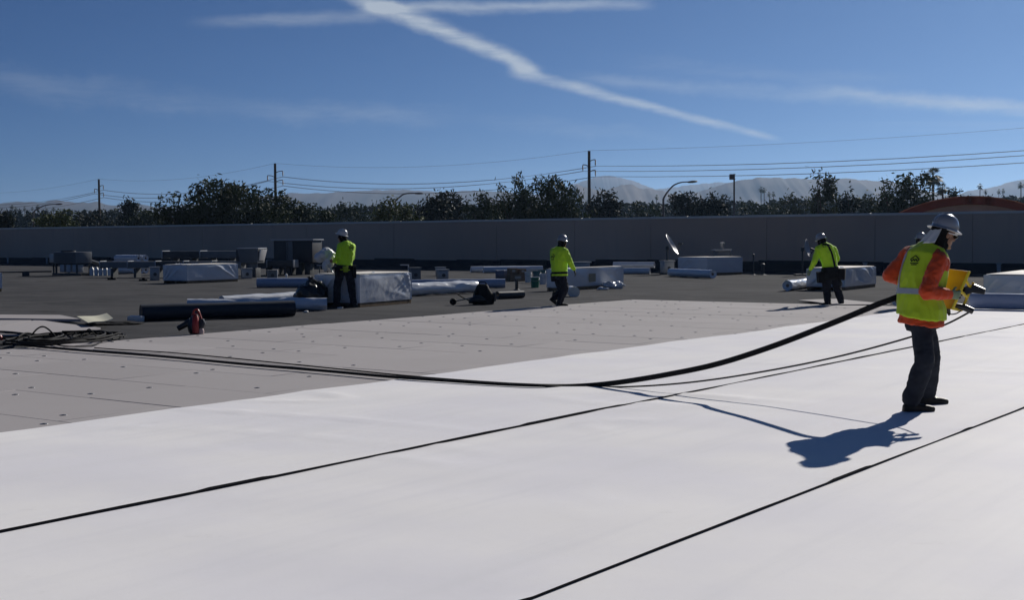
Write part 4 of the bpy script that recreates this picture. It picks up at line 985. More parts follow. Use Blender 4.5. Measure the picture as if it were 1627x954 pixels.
# ---- condenser unit on a stand
t = thing('condenser_unit', 'dark condenser unit raised on a frame at the far left', 'air conditioner', G(116, 438), R(-34))
for sx in (-.75, .75):
    for sy in (-.35, .35): mb = MB(); mb.box((sx, sy, .30), (.07, .07, .56)); mb.build('leg', M_DKP, t)
for sy in (-.35, .35): mb = MB(); mb.box((0, sy, .06), (2.0, .10, .10)); mb.build('base_rail', M_DKP, t, bevel=.008)
mb = MB(); mb.box((0, 0, .84), (1.7, .86, .52)); cab = mb.build('cabinet', M_GREYP, t, bevel=.02)
for k in range(9): mb = MB(); mb.box((0, -.436, .64 + k * .05), (1.55, .012, .022)); mb.build('louvre', M_DKP, cab)
mb = MB(); mb.lathe([(.34, 1.10), (.34, 1.17), (.30, 1.17), (.30, 1.11)], (-.3, 0, 0), 22); mb.build('fan_shroud', M_DKP, t, smooth=True)
for k, x in enumerate((-.42, .05, .5)): mb = MB(); mb.box((x, -.1, .33), (.32, .4, .36)); mb.build('compressor_cover', pm('pale_cover', (.45, .46, .47), .4, .5, .2), t, bevel=.03)
mb = MB(); mb.box((-1.15, -.2, .80), (.34, .2, .40)); db = mb.build('disconnect_box', M_GALV, t, bevel=.015)
mb = MB(); mb.box((-1.15, -.2, .32), (.06, .06, .58)); mb.build('conduit_post', M_DKP, t)
# sloped duct from the condenser
a0, a1 = G(137, 437) + Vector((0, 0, .72)), G(178, 437) + Vector((0, 0, .34)); d = a1 - a0
t = thing('sloped_duct', 'dark duct sloping down right from the condenser unit', 'duct', G(157, 437)); rot = d.to_track_quat('X', 'Z').to_matrix()
mb = MB(); mb.box((a0 + a1) / 2 - t.location, (d.length, .34, .13), rot); mb.build('duct_run', M_DKP, t, bevel=.012)
mb = MB(); e = a1 - t.location; mb.box((e.x, e.y, e.z / 2 - .03), (.08, .3, max(.1, e.z - .03))); mb.build('support', M_DKP, t)
for k in range(5):
    p = G(146 + k * 7.2, 438.2); tj = thing('jug', ('leftmost', 'second', 'middle', 'fourth', 'rightmost')[k] + ' pale jug in the row under the sloped duct', 'jug', p, .3 * k, 'pale jugs under the sloped duct')
    mb = MB(); mb.loft([((0, 0, 0), (.10, 0, 0), (0, .10, 0)), ((0, 0, .25), (.11, 0, 0), (0, .11, 0)), ((0, 0, .34), (.08, 0, 0), (0, .08, 0)), ((0, 0, .40), (.03, 0, 0), (0, .03, 0))], 12); mb.build('bottle', M_WPL, tj, smooth=True)
    mb = MB(); mb.lathe([(.035, .395), (.035, .43), (.001, .43)], n=10); mb.build('cap', M_GREYP, tj)
# ---- long ducts on sleepers
def duct_run(x0, x1, y, z0, z1, dep, label, mat, legs, joints):
    a_, b_ = G(x0, y), G(x1, y); d = b_ - a_; t = thing('roof_duct', label, 'duct', (a_ + b_) / 2, math.atan2(d.y, d.x), 'long ducts on the roof'); L = d.length
    for k in range(joints): seg = L / joints; mb = MB(); mb.box((-L / 2 + seg * (k + .5), 0, (z0 + z1) / 2), (seg - .02, dep, z1 - z0)); mb.build('duct_section', mat[k % len(mat)], t, bevel=.012)
    for k in range(joints + 1): mb = MB(); mb.box((-L / 2 + L / joints * k, 0, (z0 + z1) / 2), (.05, dep + .06, z1 - z0 + .06)); mb.build('flange', M_GALV, t, bevel=.006)
    for k in range(legs):
        mb = MB(); x = -L / 2 + L * (k + .5) / legs; mb.box((x, 0, (z0 - .01) / 2), (.12, dep * .9, z0 - .012)); mb.build('support', M_DKP, t)
duct_run(164, 386, 441, .42, .70, .5, 'long pale grey duct running behind the folded pallet', [M_GREYP, M_GREYP, M_DKP], 6, 5)
duct_run(386, 470, 438, .40, .68, .5, 'dark duct between the cowl fan and the large rooftop unit', [M_DKP], 3, 2)
duct_run(264, 384, 436.5, .78, 1.10, .7, 'dark upper duct above the long pale duct, ending at the cowl fan', [M_DKP, M_GREYP], 4, 2)
# ---- cowl fan
t = thing('cowl_fan', 'metal rooftop exhaust cowl with bright edges right of the upper duct', 'exhaust fan', G(401, 441), R(-12))
mb = MB(); mb.box((0, 0, .20), (.55, .55, .40)); mb.build('curb', M_DKP, t, bevel=.015)
mb = MB(); mb.lathe([(.24, .40), (.24, .62), (.34, .70)], n=20); mb.build('neck', M_GREYP, t, smooth=True)
mb = MB(); b4 = [Vector((x * .40, y * .40, .62)) for x, y in ((-1, -1), (1, -1), (1, 1), (-1, 1))]; t4 = [Vector((x * .46, y * .46, 1.22)) for x, y in ((-1, -1), (1, -1), (1, 1), (-1, 1))]; mb.hexa(b4, t4); mb.build('cowl', M_GREYP, t, bevel=.02)
mb = MB(); mb.box((0, 0, 1.245), (.98, .98, .05)); mb.build('lid', M_GALV, t, bevel=.015)
mb = MB(); mb.hexa([Vector((.42, -.3, .72)), Vector((.44, -.3, .72)), Vector((.44, .3, .72)), Vector((.42, .3, .72))], [Vector((.49, -.34, 1.2)), Vector((.56, -.34, 1.2)), Vector((.56, .34, 1.2)), Vector((.49, .34, 1.2))]); mb.build('side_flap', pm('bright_sheet_metal', (.72, .72, .72), .35, .5, .4), t, bevel=.006)
mb = MB(); mb.box((-.55, 0, .95), (.16, .5, .5)); mb.build('motor_box', M_DKP, t, bevel=.02)
# ---- large rooftop unit
t = thing('rooftop_unit', 'large dark rooftop air handler with a flat overhanging lid', 'air conditioner', G(473, 436.5), R(-14))
mb = MB(); mb.box((-.5, 0, 1.06), (.86, 1.1, 1.0)); c1 = mb.build('grille_section', M_DKP, t, bevel=.02)
mb = MB(); mb.box((.46, 0, 1.06), (1.04, 1.15, 1.0)); mb.build('filter_section', pm('near_black_panel', (.03, .032, .036), .5, .4, .1), t, bevel=.02)
mb = MB(); mb.box((-.12, -.57, 1.06), (.28, .05, .94)); mb.build('corner_panel', M_GREYP, t, bevel=.01)
mb = MB(); mb.box((0, 0, 1.60), (2.1, 1.3, .06)); mb.build('lid', M_GALV, t, bevel=.012)
for sx, w in ((-.72, .10), (-.28, .34), (.20, .30), (.62, .26)): mb = MB(); mb.box((sx, -.1, .27), (w, .5, .54)); mb.build('support', M_DKP, t, bevel=.01)
mb = MB(); mb.tube([(-.25, -.60, .55), (-.25, -.62, 1.5)], .03, 8); mb.build('conduit', M_GREYP, t, smooth=True)
for x, lb in ((508, 'thin dark post left of the white bundle'), (521, 'thin dark post below the white bundle')):
    t = thing('pipe_support', lb, 'post', G(x, 441), 0, 'thin posts by the rooftop unit'); mb = MB(); mb.box((0, 0, .25), (.045, .045, .5)); mb.build('post', M_DKP, t); mb = MB(); mb.box((0, 0, .02), (.2, .2, .04)); mb.build('foot', M_DKP, t); mb = MB(); mb.box((0, 0, .51), (.24, .06, .04)); mb.build('saddle', M_GALV, t)
# pipe on blocks far left
a_, b_ = G(-40, 441.5), G(82, 438.5); t = thing('gas_pipe', 'thin dark pipe on a block running to the condenser unit', 'pipe', (a_ + b_) / 2); o_ = t.location
mb = MB(); mb.tube([a_ - o_ + Vector((0, 0, .22)), b_ - o_ + Vector((0, 0, .2))], .035, 8); mb.build('pipe_run', M_DKP, t, smooth=True)
for x in (40, -15):
    q = G(x, 451 if x > 0 else 442) - o_; q = (a_ - o_).lerp(b_ - o_, (x + 40) / 122); mb = MB(); mb.box((q.x, q.y, .10), (.30, .12, .18)); mb.build('support_block', M_DKP, t, bevel=.01)
for x, y in ((178, 443), (228, 445)):
    t = thing('pipe_block', f'small black pipe block on the deck {"below the sloped duct" if x < 200 else "left of the small grey vent box"}', 'block', G(x, y + 2)); mb = MB(); mb.box((0, 0, .04), (.34, .14, .08)); mb.build('base', M_BLK, t, bevel=.01); mb = MB(); mb.box((0, 0, .11), (.10, .08, .06)); mb.build('saddle', M_BLK, t, bevel=.005)
# wrapped bundle at the far left edge
t = wrapped_pallet(-30, 465, 4, -80, TH, .62, 'wrapped bundle just showing at the left picture edge', 41.3, folds=.3)

# ---- satellite dishes
def dish(x, y, r, pole_h, aim, label, tiltx):
    p = G(x, y); t = thing('satellite_dish', label, 'satellite dish', p, 0, 'satellite dishes at the wall')
    mb = MB(); mb.tube([(0, 0, 0), (0, 0, pole_h)], .035, 10); mb.build('mast', M_DKP, t, smooth=True)
    mb = MB(); mb.box((0, 0, .03), (.6, .6, .06)); mb.build('base_plate', M_DKP, t)
    rot = rotz(aim) @ Matrix.Rotation(tiltx, 3, 'Y')
    prof = [(.001, .0)] + [(r * k / 8, .32 * r * (k / 8) ** 2) for k in range(1, 9)] + [(r * 1.02, .33 * r), (r * .99, .345 * r)] + [(r * k / 8 * .985, .32 * r * (k / 8) ** 2 + .018) for k in range(7, 0, -1)] + [(.001, .018)]
    c = Vector((0, 0, pole_h + .05)); fwd = rot @ Vector((0, 0, 1))
    mb = MB(); mb.lathe(prof, c + fwd * .10, 32, rot); mb.build('reflector', pm('dish_paint', (.42, .43, .45), .4, .5), t, smooth=True, angle=30)
    low = c + fwd * .12 + rot @ Vector((r * .9, 0, .28 * r)); foc = c + fwd * (r * 1.25) + rot @ Vector((r * .35, 0, 0))
    mb = MB(); mb.tube([low, foc], .018, 8); mb.build('feed_arm', M_DKP, t, smooth=True)
    mb = MB(); d_ = (c + fwd * .2 - foc).normalized(); mb.tube([foc - d_ * .05, foc + d_ * .08, foc + d_ * .14], [.035, .05, .06], 10); mb.build('feed_horn', M_DKP, t, smooth=True)
    mb = MB(); mb.box(c + Vector((0, 0, -.02)), (.12, .12, .16)); mb.build('mount', M_DKP, t, bevel=.01)
dish(1060, 436, .50, 1.12, R(-17), 'large satellite dish seen edge-on, tilted, left of the wall pallet', R(60))
dish(1275, 437, .36, 1.05, R(-24), 'smaller satellite dish left of the bending worker', R(80))

# ---- loose boards and paper at the left
loose_sheet([(-60, 533), (92, 531), (160, 521.5), (60, 508)], .02, .03, 'loose_board', M_BOARD, 'loose grey cover board behind the hose coil', 'board')
loose_sheet([(-250, 534), (-64, 533.2), (56, 508), (-120, 506)], .02, .03, 'loose_board', M_BOARD, 'grey cover board at the left edge behind the hoses', 'board')
loose_sheet([(-60, 506), (128, 507), (96, 501), (-60, 499)], .05, .05, 'loose_board', M_BOARD, 'long loose grey board lying behind the cream sheet', 'board')
loose_sheet([(140, 513), (180, 511.5), (170, 503.5), (122, 503)], .10, .012, 'curled_sheet', M_CREAM, 'curled cream coloured sheet beside the loose boards', 'sheet', .05)
crumple(G(185, 516), .42, .05, 5, 12, 'torn_felt', M_BLK, 'scrap of torn black felt between the cream sheet and the dark roll', 'scrap')
t_ = G(216, 512); mb = MB(); mb.box((0, 0, .06), (.30, .20, .12)); o = mb.build('paper_block', M_WPL, None, bevel=.03); o.location = t_; tag(o, 'small white block at the left end of the dark grey roll', 'block')
# folded board by the bending worker's feet
loose_sheet([(1268, 477), (1330, 484), (1420, 484), (1330, 475)], .02, .012, 'loose_board', M_BOARD, 'thin loose board under the feet of the bending worker', 'board')

# ---- hoses and cables
def ground_path(pts, z): return [P(x, y, z) for x, y in pts]
D1 = depth_of(1455, 655)
HOSE_END = U(1436, 467, D1 + .10)
def hose(name, pts, r, label, mat=M_BLK, org=None, sub=8, cat='hose', group='hoses and cables'):
    sp = smoothpath(pts, sub); org = pts[0]; mb = MB(); mb.tube(sp, r, 8); o = mb.build(name, mat, None, True, org=org); o.location = org; return tag(o, label, cat, group)
zs = .030
gp = ground_path([(25, 547), (60, 551), (130, 557), (250, 566), (400, 580), (520, 590), (620, 599), (720, 606), (800, 611), (860, 613)], zs)
d0 = depth_of(905, 613)
air = [U(920, 612.5, d0 * .995), U(980, 607, d0 + (D1 - d0) * .18), U(1060, 594, d0 + (D1 - d0) * .36), U(1140, 577, d0 + (D1 - d0) * .52), U(1230, 548, d0 + (D1 - d0) * .68), U(1330, 509, d0 + (D1 - d0) * .86), U(1395, 482, d0 + (D1 - d0) * .96), HOSE_END]
hose('power_cable', gp + air, .017, 'thick black cable sagging from the main worker to the coil at the left')
off = Vector((.008, -.022, .0))
hose('power_cable', [p + off for p in gp] + [p + Vector((.004, -.006, -.022)) for p in air], .014, 'black hose running directly under the thick cable to the main worker')
gp2 = ground_path([(150, 553), (190, 556), (260, 560), (350, 568), (450, 578), (560, 589), (640, 597), (720, 603.5), (800, 609), (880, 612.5)], zs - .012)
d1 = depth_of(960, 616); TOOL_END = U(1541, 496, D1 + .03)
air2 = [U(960, 615.5, d1 * .998), U(1040, 613, d1 + (D1 - d1) * .2), U(1130, 604, d1 + (D1 - d1) * .4), U(1240, 586, d1 + (D1 - d1) * .55), U(1340, 565, d1 + (D1 - d1) * .7), U(1440, 538, D1 + .32), U(1500, 517, D1 + .2), TOOL_END]
hose('power_cable', gp2 + air2, .0085, 'thinner black cable sagging up to the yellow tool')
# the coil at the left
rg = random.Random(4)
def coil(c, rx, ry, turns, r, label, lift=.02, seed=1):
    rg = random.Random(seed); pts = []; n = int(turns * 14)
    for k in range(n + 1):
        a_ = 2 * math.pi * k / 14; s = 1 - .25 * k / n + rg.uniform(-.06, .06)
        pts.append(c + Vector((math.cos(a_) * rx * s, math.sin(a_) * ry * s, r + .008 + lift * k / n + abs(rg.gauss(0, .012)))))
    return hose('cable_coil', pts, r, label, sub=5, cat='cable')
cc = P(95, 545)
coil(cc + Vector((.05, .2, 0)), .72, 1.3, 3.4, .015, 'tangled main coil of black cable on the cover boards', .07, 3)
coil(P(52, 546) + Vector((0, .2, 0)), .42, .9, 2.5, .015, 'left heap of black cable in the tangle', .06, 9)
coil(P(150, 541) + Vector((0, .2, 0)), .40, .8, 2.2, .012, 'right heap of black cable in the tangle', .05, 12)
def hoop(x0, x1, ybase, ytop, r, label):
    """loop of stiff cable springing up from the tangle"""
    a_, b_ = P(x0, ybase), P(x1, ybase); pts = []; h = (ybase - ytop) / scale_at(a_)
    for k in range(17):
        an = math.pi * (k / 16 * 1.24 - .12); s = .5 - .5 * math.cos(an) * 1.02
        pts.append(a_.lerp(b_, s) + Vector((0, .12 * math.sin(an * 2), max(.014, h * math.sin(an) * 1.0))))
    hose('cable_loop', pts, r, label, sub=3, cat='cable')
hoop(46, 92, 543, 519.5, .013, 'tall upright loop of cable rising from the tangle')
hoop(130, 155, 538, 523.5, .011, 'small upright loop of cable at the right of the tangle')
hoop(112, 128, 537, 529, .009, 'tiny low loop of thin cable in the middle of the tangle')
hose('power_cable', ground_path([(-60, 527), (-10, 527.5), (20, 529), (50, 533), (75, 536), (100, 537)], .03), .022, 'thick hose leaving the tangle towards the left picture edge')
hose('power_cable', ground_path([(-60, 531), (0, 531), (30, 531.5), (60, 535), (90, 540), (120, 541)], .02), .016, 'second hose leaving the tangle towards the left picture edge')
hose('power_cable', ground_path([(-60, 552), (0, 548), (20, 547.5), (40, 541), (66, 540)], .02), .010, 'thin cable leaving the tangle low at the left edge')
hose('power_cable', ground_path([(60, 541), (75, 545), (100, 550), (130, 551), (150, 548.5), (165, 541)], .02), .010, 'thin cable curling under the tangle')
mb = MB(); mb.loft([((0, 0, .02), (.05, 0, 0), (0, .05, 0)), ((0, 0, .07), (.05, 0, 0), (0, .05, 0)), ((0, 0, .10), (.03, 0, 0), (0, .03, 0))], 12); t = thing('plug_connector', 'red plug at the left picture edge beside the tangle', 'plug', P(-1, 543)); mb.build('plug_body', M_RED, t, smooth=True); mb = MB(); mb.tube([(.04, 0, .05), (.10, .01, .045)], [.022, .015], 8); mb.build('cable_sleeve', M_BLK, t, smooth=True)
# ------------------------------------------------------------------ people
from mathutils.bvhtree import BVHTree
def remesh(mb, voxel, smooth=5, disp=0., dscale=9., seed=0., stretch=(1, 1, 1)):
    """continuous skin over overlapping volumes -> (verts, faces)"""
    me = mb.mesh('tmp'); ob = bpy.data.objects.new('tmp', me); COL.objects.link(ob)
    m = ob.modifiers.new('r', 'REMESH'); m.mode = 'VOXEL'; m.voxel_size = voxel; m.use_smooth_shade = True
    if smooth: s = ob.modifiers.new('s', 'SMOOTH'); s.factor = .5; s.iterations = smooth
    dg = bpy.context.evaluated_depsgraph_get(); ev = ob.evaluated_get(dg); out = bpy.data.meshes.new_from_object(ev)
    bpy.data.objects.remove(ob); bpy.data.meshes.remove(me)
    if disp:
        co = [v.co.copy() for v in out.vertices]; no = [v.normal.copy() for v in out.vertices]
        for v, c, n in zip(out.vertices, co, no):
            q = Vector((c.x * dscale * stretch[0], c.y * dscale * stretch[1], c.z * dscale * stretch[2] + seed))
            w = mnoise.noise(q) * .6 + (.5 - abs(mnoise.noise(q * 1.7 + Vector((seed, 3, 1))))) * .8
            v.co = c + n * (w * disp)
    return out
def put(me, name, mat, parent, org):
    me.transform(Matrix.Translation(-Vector(org))); me.name = name
    for m in (mat if isinstance(mat, (list, tuple)) else [mat]): me.materials.append(m)
    me.polygons.foreach_set('use_smooth', [True] * len(me.polygons)); me.update(); return link(name, me, parent)
M_SKIN = pm('skin', (.30, .165, .105), .55, .4, var=.08, vscale=20)
M_HIVIS = pm('hi_vis_shirt', (.54, .88, .035), .8, .2, var=.08, vscale=6, bump=.003, bscale=25, sheen=.2)
M_VEST = pm('hi_vis_vest', (.40, .57, .02), .75, .2, var=.08, vscale=6, bump=.003, bscale=25, sheen=.2)
M_ORANGE = pm('orange_shirt', (.52, .060, .016), .85, .2, var=.10, vscale=7, bump=.003, bscale=25, sheen=.2)
M_JEAN = pm('dark_jeans', (.020, .024, .034), .9, .2, var=.35, vscale=9, bump=.003, bscale=30, col2=(.045, .05, .06), c2scale=5, c2lo=.6, c2hi=.8)
M_PANT = pm('dark_work_trousers', (.022, .024, .032), .9, .2, var=.3, vscale=8, bump=.003, bscale=30)
M_BOOT = pm('black_boots', (.014, .013, .012), .6, .3, var=.3, vscale=12)
M_HOOD = pm('black_hood', (.010, .010, .011), .9, .1)
M_HATS = pm('silver_hard_hat', (.30, .31, .33), .28, .5, .25, coat=.4)
M_HATW = pm('pale_hard_hat', (.60, .60, .58), .3, .5, coat=.4)
M_CLOTH = pm('white_neck_cloth', (.62, .63, .62), .85, .2, bump=.004, bscale=18)
M_GLOVE = pm('grey_green_glove', (.20, .26, .17), .8, .2, var=.2, vscale=20)
M_GLOVED = pm('dark_glove', (.03, .035, .035), .8, .2)
M_SILVER = pm('reflective_tape', (.40, .42, .44), .35, .5, .3)
M_BELT = pm('black_webbing', (.012, .012, .013), .8, .2)
Z = Vector((0, 0, 1))
def hv(deg): return Vector((math.cos(R(deg)), math.sin(R(deg)), 0))
def hat_rot(heading, pitch, roll_=0.):
    """local x = forward, z = up"""
    return rotz(R(heading)) @ Matrix.Rotation(R(pitch), 3, 'Y') @ Matrix.Rotation(R(roll_), 3, 'X')
def hard_hat(t, org, c, rot, mat, brim=.035):
    c = Vector(c); rot = rot * .86; brim *= .75
    def place(mb, name, m, **k):
        mb.v = [tuple(c + rot @ Vector(v) - Vector(org)) for v in mb.v]; return mb.build(name, m, t, smooth=True, **k)
    mb = MB(); prof = [(.118, .0), (.120, .02), (.117, .055), (.106, .092), (.085, .123), (.055, .145), (.025, .155), (.001, .157)]
    inner = [(.001, .150), (.08, .115), (.110, .05), (.113, .0)]
    mb.lathe(prof[::-1][::-1] + [], n=32, sx=1.16, sy=1.0); mb.lathe(inner, n=32, sx=1.16, sy=1.0)
    shell = place(mb, 'hat_shell', mat, angle=60)
    mb = MB(); n = 40; vs = []
    for k, (w0, z) in enumerate(((0, .004), (.5, -.004), (1, -.014), (1, -.019), (.5, -.010), (0, -.003))):
        for j in range(n):
            a_ = 2 * math.pi * j / n; fr = max(0, math.cos(a_)) ** 3; bk = max(0, -math.cos(a_)) ** 3
            w = (brim + .028 * fr + .022 * bk) * w0; r = .117 + w
            vs.append((r * math.cos(a_) * 1.16, r * math.sin(a_), z - .006 * w0 * (abs(math.sin(a_)) - .5)))
    fs = [(i * n + j, i * n + (j + 1) % n, ((i + 1) % 6) * n + (j + 1) % n, ((i + 1) % 6) * n + j) for i in range(6) for j in range(n)]
    mb.add(vs, fs); place(mb, 'hat_brim', mat, angle=50)
    for y in (-.032, 0, .032):
        mb = MB(); pts = [(math.cos(a_) * .139, y, math.sin(a_) * (.150 if y else .158) * .985 + .004) for a_ in [R(12 + 156 * k / 16) for k in range(17)]]
        mb.tube(pts, .0075, 6); o = mb; o.v = [tuple(c + rot @ Vector(v) - Vector(org)) for v in o.v]; o.build('hat_rib', mat, shell, smooth=True)
    mb = MB(); mb.lathe([(.098, -.012), (.104, -.012), (.104, .012), (.098, .012), (.098, -.012)], (0, 0, -.012), 28, sx=1.16, sy=1.0); place(mb, 'head_band', M_WPL)
def hand_mb(mb, wrist, d, nrm, curl, thumb_side, r=.0095, spread=1.0, scale=1.0):
    d = d.normalized(); nrm = (nrm - d * nrm.dot(d)).normalized(); s = d.cross(nrm) * thumb_side; k = scale
    kn = wrist + d * .095 * k
    mb.loft([(wrist - d * .02 * k, s * .028 * k, nrm * .022 * k), (wrist + d * .03 * k, s * .036 * k, nrm * .019 * k), (kn, s * .044 * k, nrm * .016 * k), (kn + d * .008 * k, s * .036 * k, nrm * .011 * k)], 14)
    for i, (o, L) in enumerate(((.033, .070), (.011, .080), (-.011, .075), (-.033, .060))):
        p = kn + s * (o * spread * k) - d * .01 * k; a_ = curl * .45
        for seg, fr in enumerate((.46, .32, .26)):
            dd = d * math.cos(a_) + nrm * math.sin(a_); q = p + dd * (L * fr * 1.1 * k); rr = r * (1 - .10 * seg) * k
            mb.cap(p, q, rr, rr * .93, 8); p = q; a_ += curl * (.9 if seg == 0 else .7)
    p = wrist + d * .03 * k + s * .030 * k; q = p + (d * .6 + s * .65 + nrm * .35).normalized() * .045 * k; q2 = q + (d * .75 + nrm * .6 - s * .1).normalized() * .034 * k
    mb.cap(p, q, r * 1.25 * k, r * 1.05 * k, 8); mb.cap(q, q2, r * 1.05 * k, r * .9 * k, 8)
def boot_mb(mb, ankle, heading, pitch=0., top=.17):
    """foot around the ankle; pitch > 0 lifts the heel"""
    f = hv(heading) if not isinstance(heading, Vector) else heading; s = Vector((f.y, -f.x, 0)); c, sn = math.cos(R(pitch)), math.sin(R(pitch))
    F = f * c - Z * sn; Uu = Z * c + f * sn; a_ = ankle
    mb.loft([(a_ - F * .085 - Uu * .05, s * .028, Uu * .030), (a_ - F * .06 - Uu * .045, s * .040, Uu * .042), (a_ + F * .0 - Uu * .035, s * .043, Uu * .055), (a_ + F * .08 - Uu * .052, s * .048, Uu * .036), (a_ + F * .15 - Uu * .058, s * .050, Uu * .030), (a_ + F * .195 - Uu * .062, s * .034, Uu * .022)], 14)
    mb.box(a_ + F * .05 - Uu * .082, (.27, .085, .022), Matrix((F, -s, Uu)).transposed())
    mb.cap(a_ - Uu * .02, a_ + Z * top * .7, .050, .056, 12)
def strip_on(me, pts, w_vec, wid, off=.004):
    """ribbon laid on a garment: pts = list of (point, outward normal, across vector)"""
    bvh = BVHTree.FromPolygons([v.co for v in me.vertices], [tuple(p.vertices) for p in me.polygons]); mb = MB(); vs = []
    for p, n, ac in pts:
        for s in (-1, -.33, .33, 1):
            q = p + ac * (wid / 2 * s); h = bvh.ray_cast(q + n * .25, -n, .5)
            vs.append((h[0] if h[0] is not None else q) + n * off)
    fs = [(4 * i + j, 4 * i + j + 1, 4 * i + j + 5, 4 * i + j + 4) for i in range(len(pts) - 1) for j in range(3)]
    mb.add(vs, fs); return mb
class Fig:
    def __init__(s, label, foot_px, spine, heading, dz0=0.):
        s.base = P(*foot_px); s.D = (s.base - EYE).dot(FWD) + dz0; s.t = thing('person', label, 'person', s.base, 0, 'roofing crew at work')
        s.f = hv(heading); s.r = Vector((s.f.y, -s.f.x, 0)); s.sp = [s.J(*q) for q in spine]      # pelvis, waist, chest, upper, neck
    def J(s, x, y, d=0.): return U(x, y, s.D + d)
    def secs(s, grow=0., dims=((.165, .125), (.155, .118), (.178, .132), (.185, .118), (.085, .075)), lo=0., extra=None):
        out = []
        for k, (c, (a_, b_)) in enumerate(zip(s.sp, dims)):
            n = s.sp[min(k + 1, 4)] - s.sp[max(k - 1, 0)]; n.normalize(); l = s.r - n * s.r.dot(n) * .6; l.normalize(); d = n.cross(l).normalized()
            if d.dot(s.f) < 0: d = -d
            out.append((c, l * (a_ + grow), d * (b_ + grow)))
        if lo: c, l, d = out[0]; dn = (s.sp[0] - s.sp[1]).normalized(); out.insert(0, (c + dn * lo, l * 1.02, d * 1.02))
        return out
    def surf(s, secs, k, phi):
        """point, outward normal at section parameter k and angle phi (0 = right, 90 = front, -90 = back)"""
        i = min(int(k), len(secs) - 2); t = k - i; c = secs[i][0].lerp(secs[i + 1][0], t); l = secs[i][1].lerp(secs[i + 1][1], t); d = secs[i][2].lerp(secs[i + 1][2], t)
        p = c + l * math.cos(R(phi)) + d * math.sin(R(phi)); n = (l.normalized() * math.cos(R(phi)) / max(l.length, .01) + d.normalized() * math.sin(R(phi)) / max(d.length, .01)).normalized()
        return p, n
    def head(s, c, heading, pitch, hat, brim=.035, glasses=False, cloth=False, hatoff=(0, 0, .055), face=True, hatpitch=None):
        rot = hat_rot(heading, pitch); c = Vector(c); s.hc, s.hr = c, rot
        T = lambda v: c + rot @ Vector(v)
        mb = s.bodymb
        mb.ell(T((-.008, 0, .025)), (.098, .078, .098), rot, 18, 12); mb.ell(T((.025, 0, -.045)), (.070, .060, .075), rot, 16, 10)
        mb.cap(T((.088, 0, .012)), T((.112, 0, -.022)), .011, .017, 8)                              # nose
        mb.ell(T((.075, 0, -.100)), (.028, .030, .020), rot, 10, 8)                                  # chin
        mb.ell(T((.086, 0, -.062)), (.016, .030, .010), rot, 10, 6)                                  # mouth
        mb.ell(T((.080, 0, .035)), (.018, .055, .012), rot, 12, 6)                                   # brow
        for y in (-1, 1): mb.ell(T((-.002, y * .080, -.005)), (.022, .012, .034), rot, 10, 8); mb.ell(T((.055, y * .045, -.035)), (.025, .02, .025), rot, 8, 6)
        mb.cap(s.sp[4], T((-.02, 0, -.05)), .062, .055, 12)
        if hat is not None: hard_hat(s.t, s.base, T(hatoff), hat_rot(heading, pitch if hatpitch is None else hatpitch), hat, brim)
    def limb(s, mb, pts, rs):
        for a_, b_, r0, r1 in zip(pts[:-1], pts[1:], rs[:-1], rs[1:]): mb.cap(a_, b_, r0, r1, 12)
    def emblem(s, me, secs, k, phi, size, rot_=0.):
        p, n = s.surf(secs, k, phi); u = n.cross(Z).normalized(); v = u.cross(n).normalized()
        if v.z < 0: v = -v
        bvh = BVHTree.FromPolygons([q.co for q in me.vertices], [tuple(q.vertices) for q in me.polygons]); mb = MB()
        def on(a_, b_):
            q = p + u * (a_ * size) + v * (b_ * size); h = bvh.ray_cast(q + n * .25, -n, .5); return (h[0] if h[0] is not None else q) + n * .004
        lines = [[(0, 1), (.9, .25)], [(.9, .25), (.55, -.15)], [(0, 1), (-.9, .25)], [(-.9, .25), (-.55, -.15)], [(-.55, -.15), (-.25, .35)], [(-.25, .35), (0, -.1)], [(0, -.1), (.25, .35)], [(.25, .35), (.55, -.15)], [(-.85, -.45), (.85, -.45)], [(-.6, -.75), (.6, -.75)]]
        for a_, b_ in lines:
            A, B = on(*a_), on(*b_); w = n.cross(B - A).normalized() * size * .09
            mb.add([A - w, B - w, B + w, A + w, A - w + n * .001, B - w + n * .001, B + w + n * .001, A + w + n * .001], [(0, 1, 2, 3), (4, 5, 6, 7)])
        mb.build('emblem', pm('black_print', (.015, .015, .015), .7, .2), s.garment, org=s.base, recalc=False)

# ---------------- main worker -----------------------------------------------------
w = Fig('worker in orange shirt, hi-vis vest and silver hard hat carrying a yellow tool', (1458, 655), [(1463, 505), (1461, 474), (1467, 438), (1474, 408), (1484, 394)], 44)
J = w.J; w.bodymb = MB(); mb = w.bodymb
mb.loft(w.secs(-.012), 18)
RS, LS = J(1492, 414, -.15), J(1446, 405, .13); RE, LE = J(1472, 464, -.24), J(1415, 438, .16); RW, LW = J(1508, 468, -.17), J(1468, 455, .36)
RH, LH = J(1463, 513, -.035), J(1469, 513, .06); RK, LK = J(1469, 574, -.10), J(1480, 570, .22); RA, LA = J(1450, 640, .0), J(1474, 628, .50)
RA.z = .085; LA.z = .085
w.limb(mb, [RS, RE, RW], [.055, .045, .03]); w.limb(mb, [LS, LE, LW], [.055, .045, .03]); w.limb(mb, [RH, RK, RA], [.085, .062, .045]); w.limb(mb, [LH, LK, LA], [.085, .062, .045])
mb.cap(w.sp[3], RS, .07, .055); mb.cap(w.sp[3], LS, .07, .055)
w.head(J(1499, 373), 14, 14, M_HATS, .030, hatpitch=15)
body = put(remesh(w.bodymb, .0085, 4), 'body', M_SKIN, w.t, w.base)
T = lambda v: w.hc + w.hr @ Vector(v)
